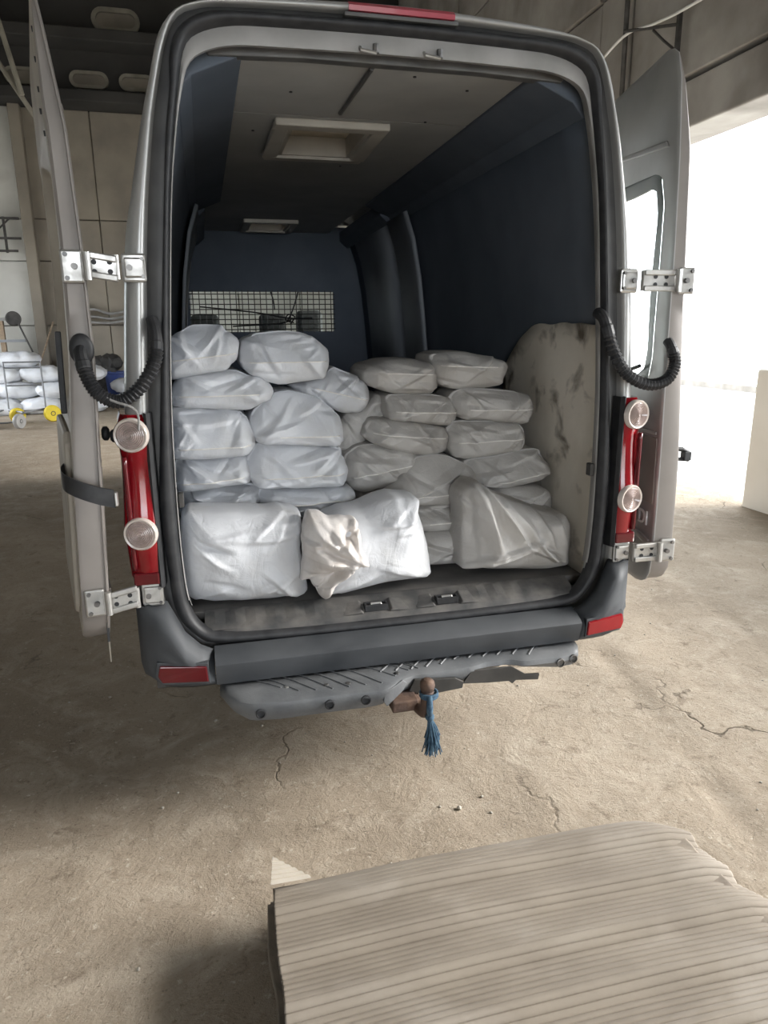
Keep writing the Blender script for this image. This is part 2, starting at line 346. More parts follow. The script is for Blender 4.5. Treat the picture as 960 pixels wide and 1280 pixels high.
# right wall above and beside the gate
m = MB(); X0 = 4.72
m.box2((X0, -12, 4.3), (5.1, 17.4, 10.2)); m.box2((X0, GATE_Y1, -.1), (5.1, 17.4, 4.3)); m.box2((X0, -12, -.1), (5.1, GATE_Y0, 4.3))
wr = setp(m.build('wall_right', MT['soot']), 'grey concrete wall with the big open gate', kind='structure')
seams = [-12, -9, -6, -3, 0.4, 3.4, 6.2, 6.95, 9.6, 12.4, 15.2, 17.2]
for i in range(len(seams)-1):
    zz = [4.34, 5.75, 7.3, 8.7, 10.1]
    for j in range(4):
        d = rnd.uniform(0, .06)
        m = MB(); m.box2((4.62-d, seams[i]+.02, zz[j]+.012), (X0+.02, seams[i+1]-.02, zz[j+1]-.012)); m.build('wall_panel', MT['conc'], wr, bevel=.015)
for a, b in ((-12, GATE_Y0), (GATE_Y1, 17.2)):
    m = MB(); m.box2((4.6, a, 0), (X0+.02, b, 4.3)); m.build('wall_panel', MT['concb'], wr, bevel=.02)
m = MB(); m.box2((4.60, -12, 3.82), (5.15, 17.2, 4.30)); lb = m.build('lintel_beam', MT['conc'], wr, bevel=.02)
# header and posts of an unseen door added behind the camera for fill
m = MB(); m.box2((-7.5, -12, 4.0), (4.72, -11.8, 10.2)); m.box2((-7.5, -12, -.1), (-4.0, -11.8, 4.0)); m.box2((3.0, -12, -.1), (4.72, -11.8, 4.0)); m.build('wall_front', MT['concb']); bpy.data.objects['wall_front']['kind'] = 'structure'; bpy.data.objects['wall_front']['label'] = 'concrete wall around an added door behind the viewer'
m = MB(); m.box2((-7.6, -12, 10.1), (5.1, 17.4, 10.3)); ce = setp(m.build('ceiling', MT['conc']), 'dark grey roof slab of the warehouse', kind='structure')
for k in range(6):
    y = -9 + k*5.2
    m = MB(); m.box2((-7.5, y, 9.3), (4.7, y+.4, 10.1)); m.build('roof_beam', MT['soot'], ce, bevel=.02)
# sill wall of the gate, its near-white colour standing in for glare
m = MB(); m.box2((4.40, -1.2, -.05), (4.95, 3.32, 1.33)); bk = setp(m.build('sill_block', MT['block'], bevel=.03), 'pale cream low block wall at the gate, whitened for glare', 'block wall')

# ------------------------------------------------------------------ van
van = empty('cargo_van', (-.012, 0, 0)); setp(van, 'silver grey cargo van with open rear doors loaded with white sacks', 'van')
OUT = [(0,2.715),(.3,2.705),(.55,2.682),(.68,2.645),(.745,2.58),(.785,2.45),(.815,2.35),(.86,2.155),(.9,1.96),(.945,1.5),(.962,1.2),(.957,.8),(.94,.5),(.85,.46),(0,.46)]
HL = [(0,2.672),(.5,2.66),(.645,2.641),(.695,2.61),(.727,2.546),(.758,2.44),(.789,2.293),(.832,1.99),(.872,1.475),(.885,1.15),(.877,.9),(.86,.72),(.80,.62),(.7,.585),(0,.575)]
SO = [(0,2.655),(.5,2.647),(.62,2.632),(.685,2.59),(.715,2.53),(.722,2.44),(.745,2.30),(.772,2.05),(.802,1.75),(.832,1.45),(.86,1.13),(.852,.91),(.835,.74),(.766,.643),(.70,.612),(.5,.602),(0,.60)]
SI = [(0,2.62),(.4,2.615),(.544,2.606),(.635,2.577),(.672,2.535),(.692,2.452),(.716,2.319),(.745,2.114),(.777,1.752),(.797,1.45),(.804,1.15),(.802,.93),(.79,.78),(.752,.692),(.69,.66),(.5,.648),(0,.642)]
LP = [(0,2.567),(.4,2.562),(.53,2.556),(.612,2.535),(.660,2.50),(.685,2.43),(.711,2.31),(.740,2.11),(.772,1.75),(.792,1.45),(.799,1.15),(.797,.93),(.785,.785),(.748,.70),(.687,.668),(.5,.655),(0,.65)]
NA = 320; CZ = 1.62
def loop(half):
    full = [(x, z) for x, z in half] + [(-x, z) for x, z in half[-2:0:-1]]
    P = [(p.x, p.y) for p in catmull([(x, z, 0) for x, z in full], 900, True)]
    ang = [(math.atan2(z-CZ, x), math.hypot(x, z-CZ)) for x, z in P]; ang.sort()
    out = []
    for k in range(NA):
        # denser near the corners comes free from the angle spacing of a tall frame
        a = -PI + 2*PI*(k+.5)/NA
        j = 0
        lo, hi = 0, len(ang)-1
        while hi-lo > 1:
            mid = (lo+hi)//2
            if ang[mid][0] <= a: lo = mid
            else: hi = mid
        (a0, r0), (a1, r1_) = ang[lo], ang[hi]
        t = (a-a0)/(a1-a0) if a1 > a0 else 0
        r = r0+(r1_-r0)*max(0, min(1, t)); out.append((r*math.cos(a), CZ+r*math.sin(a)))
    return out
LO, LH, LSO, LSI, LLP = loop(OUT), loop(HL), loop(SO), loop(SI), loop(LP)
def mixl(A, B, t): return [(a[0]+(b[0]-a[0])*t, a[1]+(b[1]-a[1])*t) for a, b in zip(A, B)]
def grow(A, d): return [(x*(1+d/max(.3, math.hypot(x, z-CZ))), CZ+(z-CZ)*(1+d/max(.3, math.hypot(x, z-CZ)))) for x, z in A]
def Y(A, y): return [(x, y, z) for x, z in A]
# outer body
m = MB(); m.loft([Y(grow(LO, .03), q) for q in (4.5, 4.10, 3.60, 2.5)] + [Y(grow(LO, .028), 1.355), Y(grow(LO, .025), .845), Y(grow(LO, .012), .3), Y(LO, .09), Y(mixl(LO, LH, .18), .035), Y(mixl(LO, LH, .45), .008), Y(mixl(LO, LH, .78), -.003), Y(mixl(LO, LH, .95), .002), Y(LH, .012), Y(mixl(LH, LSO, .15), .03)])
def _hole(f):                                   # openings in the roof skin for the two hatches
    c = [sum(m.v[i][k] for i in f)/len(f) for k in range(3)]
    return c[2] > 2.6 and -.28 < c[0] < .12 and (.84 < c[1] < 1.36 or 3.6 < c[1] < 4.1)
m.f = [f for f in m.f if not _hole(f)]
m.build('body_shell', MT['silver'], van, smooth=True)
m = MB(); m.loft([Y(mixl(LH, LSO, .14), .028), Y(mixl(LH, LSO, .4), .045), Y(LSO, .05)]); m.build('door_jamb', MT['jamb'], van, smooth=True)
m = MB(); m.loft([Y(LSO, .05), Y(mixl(LSO, LSI, .1), .012), Y(mixl(LSO, LSI, .45), -.004), Y(mixl(LSO, LSI, .8), .004), Y(LSI, .03), Y(LSI, .05)]); m.build('door_seal', MT['rubber'], van, smooth=True)
m = MB(); m.loft([Y(LSI, .032), Y(mixl(LSI, LLP, .5), .026), Y(LLP, .03), Y(LLP, .045), Y(grow(LLP, .02), .09)]); m.f = [f for f in m.f if min(m.v[i][2] for i in f) > .76]; m.build('opening_lip', MT['lip'], van, smooth=True, auto=50)

# cab, nose and glass
cab = MB()
def sect(y, zt, zb=.46, wt=.78, wb_=.97, zs=1.35):
    half = [(0, zt), (wt*.7, zt-.01), (wt*.95, zt-.06), (wt+(wb_-wt)*.3, zt-(zt-zs)*.4), (wb_, zs), (wb_, .8), (wb_*.98, zb), (0, zb)]
    full = half + [(-x, z) for x, z in half[-2:0:-1]]
    return [(x, y, z) for x, z in full]
cab.loft([sect(5.75, 1.36, zs=1.2, wt=.9), sect(6.35, 1.12, wt=.82, wb_=.93, zs=.95), sect(6.5, .9, wt=.8, wb_=.88, zs=.8)]); cab.build('bonnet', MT['silver'], van, smooth=True, auto=40)
m = MB()
for s in (-1, 1):
    m = MB(); m.prism([(4.5,.5),(5.75,.5),(5.75,1.38),(4.5,1.38)], .955*s, .985*s, lambda p, q, d: (d, p, q)); m.build('cab_side', MT['silver'], van)
m = MB(); m.prism([(4.4, 2.7), (4.9, 2.62), (5.05, 2.50), (5.02, 2.46), (4.85, 2.57), (4.4, 2.65)], -.74, .74, lambda p, q, d: (d, p, q)); m.build('cab_roof', MT['silver'], van)
for s in (-1, 1):
    m = MB(); m.tube([(.74*s, 5.03, 2.47), (.88*s, 5.7, 1.4)], .045, 8); m.build('windscreen_pillar', MT['silver'], van)
m = MB(); m.add([(-.72, 5.05, 2.47), (.72, 5.05, 2.47), (.86, 5.72, 1.38), (-.86, 5.72, 1.38)], [(0, 1, 2, 3)]); m.build('windscreen', MT['glass'], van)
for s in (-1, 1):
    m = MB(); m.add([(.80*s, 4.55, 2.4), (.77*s, 5.0, 2.4), (.95*s, 5.7, 1.38), (.97*s, 4.55, 1.38)], [(0, 1, 2, 3)]); m.build('side_window', MT['glass'], van)
m = MB(); m.box2((-.85, 5.5, .9), (.85, 5.85, 1.3)); m.build('dashboard', MT['plastic'], van, bevel=.05)
m = MB(); m.box2((-.93, 0.1, .42), (.93, 6.2, .50)); m.build('underbody', MT['steel'], van)

# wheels
def wheel(x, y):
    s = 1 if x > 0 else -1
    m = MB(); m.lathe((x, y, .345), (s, 0, 0), [(.20, -.10), (.30, -.11), (.335, -.09), (.345, -.05), (.345, .05), (.335, .09), (.30, .11), (.20, .10)], 40)
    t = m.build('wheel', MT['rubber'], van, smooth=True, auto=40)
    m = MB(); m.lathe((x, y, .345), (s, 0, 0), [(.205, .06), (.19, .095), (.15, .06), (.07, .07), (.06, .10), (.02, .11)], 28); m.build('hub', MT['greymetal'], t, smooth=True, auto=40)
for x in (-.78, .78):
    for y in (1.15, 5.2): wheel(x, y)

# interior lining
m = MB(); m.box2((-.875, .12, .655), (.875, 4.35, .70)); m.build('load_floor', MT['ply'], van, bevel=.004)
def plate_hole(x0, x1, y0, y1, hx0, hx1, hy0, hy1, z0, z1):
    o_ = [(x0, y0), (x1, y0), (x1, y1), (x0, y1)]; h_ = [(hx0, hy0), (hx1, hy0), (hx1, hy1), (hx0, hy1)]
    m = MB(); m.loft([[(a, b, z0) for a, b in h_], [(a, b, z0) for a, b in o_], [(a, b, z1) for a, b in o_], [(a, b, z1) for a, b in h_], [(a, b, z0) for a, b in h_]]); return m
m = MB(); m.box2((-.62, .10, 2.565), (.495, .74, 2.577)); m.build('ceiling_board', MT['ceil'], van, bevel=.003)
plate_hole(-.62, .495, .75, 1.95, -.275, .115, .83, 1.37, 2.565, 2.577).build('ceiling_board', MT['ceil'], van)
plate_hole(-.62, .495, 1.96, 4.35, -.26, .09, 3.59, 4.11, 2.567, 2.58).build('ceiling_board', MT['ceil'], van)
m = MB(); m.tube([(-.066, .14, 2.561), (-.076, .66, 2.561)], .009, 6); m.build('ceiling_groove', MT['jamb'], van)
for x, y in ((.10, .20), (.33, .30), (-.5, .2), (-.3, .45), (.3, .72), (-.4, 1.0), (.1, 1.6)):
    m = MB(); m.cyl((x, y, 2.562), (x, y, 2.57), .006, 8); m.build('screw', MT['rubber'], van)
# header trim behind the lip
m = MB(); m.prism([(-.64, 2.60), (.64, 2.60), (.60, 2.545), (.3, 2.556), (-.3, 2.556), (-.60, 2.545)], .085, .13, lambda p, q, d: (p, d, q)); m.build('header_trim', MT['jamb'], van, bevel=.004)
# side linings (lower board, upper lining, cove)
for s in (-1, 1):
    L0 = [(.845, .70), (.865, 1.0), (.855, 1.45), (.83, 1.75), (.80, 2.05), (.755, 2.30), (.70, 2.46)]
    m = MB(); m.loft([[(x*s, y, z) for x, z in L0] for y in (.085, .3, 1.2, 2.25, 4.35)], closed=False); m.build('side_lining', MT['liner'], van, smooth=True, solid=.012)
    m = MB(); m.prism([(.495, 2.58), (.495, 2.555), (.655, 2.49), (.70, 2.44), (.72, 2.47), (.60, 2.62)], .10, 2.75, lambda p, q, d: (p*s, d, q)); m.build('roof_cove', MT['liner'], van, bevel=.006)
    m = MB(); m.prism([(.60, 2.58), (.60, 2.50), (.67, 2.44), (.70, 2.46), (.66, 2.62)], 2.75, 4.35, lambda p, q, d: (p*s, d, q)); m.build('roof_cove', MT['liner'], van, bevel=.006)
    # pillar and sliding door panel further in
    m = MB(); m.loft([[(x*s-.045*s, y, z) for x, z in L0[1:]] for y in (2.28, 2.33, 2.75)], closed=False); m.build('pillar_panel', MT['liner2'], van, smooth=True, solid=.02)
    m = MB(); m.loft([[(x*s-.03*s, y, z) for x, z in L0[1:]] for y in (2.80, 3.2, 3.95)], closed=False); m.build('sliding_door_panel', MT['liner2'], van, smooth=True, solid=.02)
    if s == 1:
        m = MB()
        n_ = 24; top = []; bot = []
        for k in range(n_+1):
            y = .09 + .95*k/n_
            zt = 1.735 - (0 if y < .62 else .9*(y-.62)**1.6) + .012*noise.noise(Vector((y*9, 0, 0)))
            if y < .15: zt -= .05*((.15-y)/.06)**2
            top.append((y, zt)); bot.append((y, .70))
        def wx(z):
            for (xa, za), (xb, zb) in zip(L0, L0[1:]):
                if za <= z <= zb: return xa+(xb-xa)*(z-za)/(zb-za)
            return .8
        rows = []
        for j in range(15):
            row = []
            for (y, zt) in top:
                z = .70 + (zt-.70)*j/14; row.append(((wx(z)-.016-.006*noise.noise(Vector((y*6, z*6, 2))))*s, y, z))
            rows.append(row)
        m.loft(rows, closed=False); m.build('lower_board', MT['cream'], van, smooth=True, solid=.012)
# roof hatches
def hatch(x0, x1, y0, y1, zc, fr):
    m = MB()
    for a, b in (((x0, y0), (x1, y0+fr)), ((x0, y1-fr), (x1, y1)), ((x0, y0+fr), (x0+fr, y1-fr)), ((x1-fr, y0+fr), (x1, y1-fr))):
        m.box2((a[0], a[1], zc-.028), (b[0], b[1], zc+.004))
    h = m.build('roof_hatch', MT['hatch'], van, bevel=.008)
    m = MB()
    for a, b in (((x0+fr, y0+fr), (x1-fr, y0+fr+.02)), ((x0+fr, y1-fr-.02), (x1-fr, y1-fr)), ((x0+fr, y0+fr), (x0+fr+.02, y1-fr)), ((x1-fr-.02, y0+fr), (x1-fr, y1-fr))):
        m.box2((a[0], a[1], zc-.015), (b[0], b[1], zc+.07))
    m.build('hatch_well', MT['hatch'], h)
    m = MB(); m.box2((x0+fr, y0+fr, zc+.075), (x1-fr, y1-fr, zc+.082)); m.build('hatch_dome', MT['milk'], h)
    m = MB(); m.box2((x0+fr, (y0+y1)/2-.006, zc+.062), (x1-fr, (y0+y1)/2+.006, zc+.074)); m.build('hatch_rib', MT['jamb'], h)
hatch(-.325, .165, .78, 1.42, 2.565, .065)
hatch(-.30, .13, 3.55, 4.15, 2.567, .05)
# bulkhead with meshed window
BY = 4.3
m = MB()
m.box2((-.87, BY, .70), (.87, BY+.03, 1.71)); m.box2((-.87, BY, 2.06), (.87, BY+.03, 2.62)); m.box2((-.87, BY, 1.71), (-.76, BY+.03, 2.06)); m.box2((.53, BY, 1.71), (.87, BY+.03, 2.06))
bh = m.build('bulkhead', MT['liner'], van)
for k in range(24):
    x = -.76 + 1.29*(k+.5)/24
    m = MB(); m.cyl((x, BY-.006, 1.70), (x, BY-.006, 2.07), .0045, 5); m.build('mesh_wire', MT['steel'], bh)
for k in range(8):
    z = 1.71 + .35*(k+.5)/8
    m = MB(); m.cyl((-.77, BY-.012, z), (.54, BY-.012, z), .0045, 5); m.build('mesh_wire', MT['steel'], bh)
for pth in ([(-.68, 1.93), (-.2, 1.88), (.10, 1.83), (.32, 1.83)], [(-.4, 1.76), (.0, 1.78), (.12, 1.81)], [(.09, 1.80), (.13, 1.87), (.17, 1.97), (.20, 2.06)], [(.12, 1.78), (.16, 1.84), (.10, 1.86), (.08, 1.81), (.15, 1.79)], [(-.05, 2.06), (-.03, 1.99), (-.02, 1.9)]):
    m = MB(); m.tube(catmull([(x, BY-.03, z) for x, z in pth], 16), .007, 6); m.build('tie_cord', MT['rubber'], bh)
for cx in (-.62, .02, .38):
    m = MB(); m.box((cx-.02, 4.75, 1.76 + (.0 if cx < .3 else .03)), (.26, .12, .24)); s_ = m.build('headrest', MT['fabric'], van, bevel=.05, segs=3)
    m = MB(); m.box((cx-.02, 4.80, 1.2), (.48, .16, .85)); m.build('seat_back', MT['fabric'], van, bevel=.06, segs=3)

# sill
m = MB(); ny = 10
rows = []
for k in range(41):
    x = -.74 + 1.48*k/40
    rib = .004 if (abs(x) > .26 and k % 2) else 0
    e = max(0, abs(x)-.62)*.5
    rows.append([(x, .018+e*.3, .640+e*.25), (x, .022, .662), (x, .045, .674+rib*.6), (x, .075, .686+rib), (x, .105, .697+rib), (x, .125, .703), (x, .14, .700)])
m.loft(rows, closed=False); th = m.build('sill_plate', MT['scuff'], van, smooth=False)
for cx in (-.098, .190):
    m = MB()
    for a, b in (((cx-.045, .03), (cx+.045, .038)), ((cx-.045, .062), (cx+.045, .07)), ((cx-.045, .03), (cx-.037, .07)), ((cx+.037, .03), (cx+.045, .07))): m.box2((a[0], a[1], .668), (b[0], b[1], .694))
    m.build('catch_frame', MT['rubber'], th, bevel=.002)
    m = MB(); m.tube([(cx-.018, .04, .676), (cx-.018, .05, .692), (cx+.02, .05, .692), (cx+.02, .04, .676)], .006, 8); m.build('catch_pin', MT['zinc'], th)
    for sg in (-1, 1):
        m = MB(); m.prism([(.05*sg, .0), (.13*sg, .0), (.06*sg, .03)], .022, .09, lambda p, q, d: (cx+p, d, .665+q*.35+(d-.022)*.34)); m.build('catch_ramp', MT['scuff'], th, bevel=.004)
for cx in (-.107, .105):
    m = MB(); m.box((cx, .045, 2.583), (.062, .03, .012)); hs = m.build('latch_striker', MT['zinc'], van, bevel=.003)
    m = MB(); m.tube([(cx-.024, .03, 2.58), (cx-.024, .012, 2.568), (cx+.024, .012, 2.562), (cx+.024, .03, 2.572)], .006, 8); m.build('striker_loop', MT['zinc'], hs)
    m = MB(); m.cyl((cx+.026, .02, 2.565), (cx+.026, .02, 2.59), .010, 8); m.build('striker_bolt', MT['bolt'], hs)
for zc, sg in ((1.17, 1), (1.15, -1)):
    m = MB(); m.box((sg*.787, .05, zc), (.018, .035, .05)); m.build('side_catch', MT['steel'], van, bevel=.004)
# high brake light
m = MB(); m.loft([[(x, .012-b*.018, 2.680+c*.013) for b, c in ((-.6,-1),(1,-.9),(1.2,.1),(.5,1),(-1.2,1.1))] for x in [-.172, -.165]+[-.15+.3*k/8 for k in range(9)]+[.165, .172]])
bl = m.build('brake_light', MT['pinkred'], van, smooth=True, auto=35)
m = MB(); m.box((0, .012, 2.660), (.37, .03, .012)); m.build('light_housing', MT['jamb'], bl, bevel=.003)

# ------------------------------------------------------------------ tail lights, bumper, step
for s in (-1, 1):
    lamp = MB(); rows = []
    zz = [.865, .90, .93, .99, 1.06, 1.13, 1.20, 1.27, 1.31, 1.36, 1.42, 1.455]
    for i, z in enumerate(zz):
        xi = .872 + (.012 if z > 1.43 else 0) - .0*z
        bul = .012*math.exp(-((z-1.39)/.06)**2) + .012*math.exp(-((z-1.06)/.06)**2) + .006*math.sin((z-.86)*9)
        xo = .973 - .012*max(0, z-1.2) + bul*.5
        yb = -.022-bul
        if i in (0, len(zz)-1): yb += .012; xo -= .008
        rows.append([((xi+.006)*s, .03, z), ((xi+.002)*s, yb+.006, z), ((xi+.008)*s, yb, z), ((xi+.05)*s, yb-.002, z), ((xo-.035)*s, yb+.006, z), ((xo-.008)*s, yb+.03, z), (xo*s, yb+.07, z), ((xo+.012)*s, .14, z), ((xo+.014)*s, .20, z)])
    lamp.loft(rows, closed=False); lamp.f += [tuple(range(9)), tuple(range(9*(len(zz)-1), 9*len(zz)))]
    lo_ = lamp.build('tail_light', MT['red'], van, smooth=True, auto=45)
    m = MB(); m.box((s*.918, -.019, .897), (.085, .022, .045)); m.build('lower_segment', MT['dred'], lo_, bevel=.006)
    m = MB(); m.tube(catmull([(s*.952, -.022, z) for z in (.93, 1.06, 1.2, 1.32)], 12), .012, 8, flat=.8); m.build('lamp_edge', MT['dred'], lo_, smooth=True)
    m = MB(); m.loft([[(s*.856, .03, z), (s*.862, -.012, z), (s*.872, -.028, z), (s*.881, -.020, z), (s*.876, .03, z)] for z in (.86, 1.0, 1.2, 1.40, 1.46)]); m.build('lamp_trim', MT['rubber'], lo_)
    for zc in (1.392, 1.060):
        yc = -.043
        ax = (s*.22, -1, .0)
        m = MB(); m.lathe((s*.923, yc+.008, zc), ax, [(.056, -.012), (.056, .006), (.052, .011), (.046, .009), (.045, .0)], 32); rg = m.build('lens_ring', MT['lensring'], lo_, smooth=True, auto=40)
        prof = [(.0455, .004)]
        for q in range(7): prof += [(.042-.0058*q, .008+.0009*q), (.039-.0058*q, .0055+.0009*q)]
        m = MB(); m.lathe((s*.9235, yc+.004, zc), ax, prof, 32); m.build('round_lens', MT['lens'], rg)
    # bumper corner
    m = MB(); path = [(.715, -.085), (.76, -.088), (.81, -.086), (.86, -.078), (.90, -.062), (.935, -.035), (.958, .005), (.97, .06), (.975, .2), (.975, .45)]
    def ztop(x):
        pts = [(.715, .604), (.76, .628), (.80, .665), (.835, .725), (.852, .80), (2, .80)]
        for (a, b), (c, d) in zip(pts, pts[1:]):
            if a <= x <= c: return b+(d-b)*(x-a)/(c-a) if c < 2 else .80
        return .604
    cols = []
    for (x, y) in path:
        zt = ztop(x); zb = .487 + (.02 if x > .93 else 0); col = []
        for j in range(13):
            t = j/12; z = zb + (zt-zb)*t
            inn = max(0, 1-(zt-z)/.07)**2 if x < .93 else 0
            under = max(0, 1-(z-zb)/.04)**2
            lip_ = .006*math.exp(-((z-.60)/.012)**2) - (.008 if z < .60 else 0)
            ny_ = y + inn*(0.085+y*0 if y < 0 else 0)*.9 + under*.03 - lip_*(1 if x < .95 else 0)
            col.append(((x - under*.02 - (lip_ if False else 0))*s, ny_, z))
        cols.append(col)
    m.loft(cols, closed=False); bc = m.build('bumper_corner', MT['plastic'], van, smooth=True, solid=.006)
    m = MB(); m.prism([(.738, .520), (.895, .530), (.908, .552), (.90, .592), (.742, .578)], -.096, -.06, lambda p, q, d: (p*s, d + max(0, p-.84)**2*3.5, q)); m.build('reflector', MT['dred'] if s < 0 else MT['red'], bc, bevel=.004)
    m = MB(); m.prism([(.732, .510), (.895, .520), (.918, .552), (.908, .604), (.735, .588)], -.088, -.06, lambda p, q, d: (p*s, d + max(0, p-.84)**2*3.5, q)); m.build('reflector_surround', MT['plastic'], bc, bevel=.003)
# bumper middle
m = MB(); sec = [(.02, .60), (.0, .612), (-.045, .604), (-.082, .588), (-.094, .577), (-.094, .570), (-.080, .515), (-.070, .492), (-.03, .478), (.05, .47), (.05, .56)]
m.loft([[(x, y+.0*x, z) for y, z in sec] for x in [-.712, -.708]+[-.70+1.4*k/14 for k in range(15)]+[.708, .712]]); m.build('bumper', MT['plastic'], van, smooth=True, auto=35)

# step under the bumper: ribbed tread, broken on the right half
st = MB(); nx = 60
def front_y(x):
    pts = [(-.70, -.06), (-.66, -.15), (-.60, -.185), (-.5, -.20), (-.25, -.205), (-.14, -.215), (-.06, -.16), (.0, -.13), (.15, -.13), (.25, -.12), (.3, -.10), (.40, -.10), (.45, -.13), (.6, -.135), (.68, -.12), (.715, -.07)]
    for (a, b), (c, d) in zip(pts, pts[1:]):
        if a <= x <= c: return b+(d-b)*(x-a)/(c-a)
    return -.06
def drop(x):
    pts = [(-.70, .03), (-.6, .075), (-.2, .07), (-.12, .06), (-.03, .055), (.2, .065), (.24, .05), (.30, .035), (.44, .03), (.6, .05), (.68, .055), (.715, .03)]
    for (a, b), (c, d) in zip(pts, pts[1:]):
        if a <= x <= c: return b+(d-b)*(x-a)/(c-a)
    return .03
ZS = .468
def pl0(pts, t):
    for (a, b), (c, d) in zip(pts, pts[1:]):
        if a <= t <= c: return b+(d-b)*(t-a)/max(1e-6, c-a)
    return pts[0][1] if t < pts[0][0] else pts[-1][1]
rows = []
for i in range(nx+1):
    x = -.70 + 1.415*i/nx; f = front_y(x); dr = drop(x)
    jag = .012*noise.noise(Vector((x*30, 0, 0))) if .24 < x < .47 else 0
    rows.append([(x, .06, ZS+.012), (x, f*.5, ZS+.006), (x, f+.012, ZS), (x, f, ZS-.006), (x, f-.004, ZS-.02), (x, f+.004, ZS-dr*.7+jag), (x, f+.016, ZS-dr+jag), (x, f+.05, ZS-dr+.004)])
st.loft(rows, closed=False); stp = st.build('step_bumper', MT['step'], van, smooth=True, solid=.008, auto=40)
# tread ribs in a chevron
for k in range(22):
    x0 = -.66 + k*.06
    x1 = x0 + (.17 if x0 < -.05 else -.12)
    if x0 < -.05: x1 = min(x1, .03)
    ya, yb = .03, min(-.03, max(front_y(x1), front_y(x0), front_y((x0+x1)/2))+.03)
    rib = []
    for q in range(6):
        x = x0+(x1-x0)*q/5; y = ya+(yb-ya)*q/5; f = front_y(x)
        rib.append((x, y, ZS + pl0([(f+.012, 0), (f*.5, .006), (.06, .012)], y) + .0035))
    m = MB(); m.tube(rib, .0042, 6); m.build('tread_rib', MT['step'], stp)
for x, y in ((-.47, -.12), (-.25, -.15), (-.06, -.12), (.12, -.06), (.36, -.03), (.56, -.05), (-.33, -.14)):
    m = MB(); m.lathe((x, y, ZS), (0, 0, 1), [(.010, -.002), (.010, .009), (.007, .011)], 10); m.build('step_bolt', MT['zinc'] if x == -.47 else MT['bolt'], stp)
for x, zc in ((-.57, -.04), (-.33, -.032), (-.20, -.03), (.60, -.025), (.66, -.02)):
    m = MB(); f = front_y(x); m.lathe((x, f-.009, ZS+zc), (0, -1, 0), [(.018, -.004), (.018, .003), (.014, .004), (.013, -.002)], 16); m.build('step_hole', MT['bolt'] if x > .3 else MT['rubber'], stp)
# broken metal backing plates behind the torn tread
m = MB(); m.prism([(.20, .40), (.235, .452), (.40, .445), (.46, .405), (.52, .40), (.515, .375), (.42, .385), (.405, .372), (.39, .385), (.30, .39)], -.128, -.118, lambda p, q, d: (p, d, q)); m.build('bent_bracket', MT['steel'], stp, bevel=.002)
m = MB(); m.prism([(-.02, .41), (.0, .455), (.16, .44), (.195, .42), (.19, .395), (.05, .385)], -.150, -.138, lambda p, q, d: (p, d, q)); m.build('bent_bracket', MT['steel'], stp, bevel=.002)
m = MB(); m.prism([(-.135, .42), (-.13, .452), (-.05, .468), (-.03, .45), (-.05, .425), (-.12, .395)], -.215, -.205, lambda p, q, d: (p, d+(p+.13)*.6, q)); m.build('bent_bracket', MT['step'], stp, bevel=.002)
# tow bar
m = MB(); m.tube(catmull([(.0, .1, .38), (.0, -.10, .375), (.004, -.20, .37), (.008, -.265, .39), (.010, -.275, .44), (.010, -.275, .475)], 20), .024, 12); tb = m.build('tow_bar', MT['rust'], van, smooth=True)
m = MB(); m.lathe((.010, -.275, .462), (0, 0, 1), [(.012, -.03), (.013, .0), (.018, .008), (.0245, .02), (.0275, .035), (.0245, .05), (.016, .058), (.012, .06)], 24); m.build('tow_ball', MT['rust'], tb, smooth=True)
m = MB(); m.box((-.05, -.13, .385), (.10, .16, .045)); m.build('tow_bracket', MT['rust'], tb, bevel=.006)

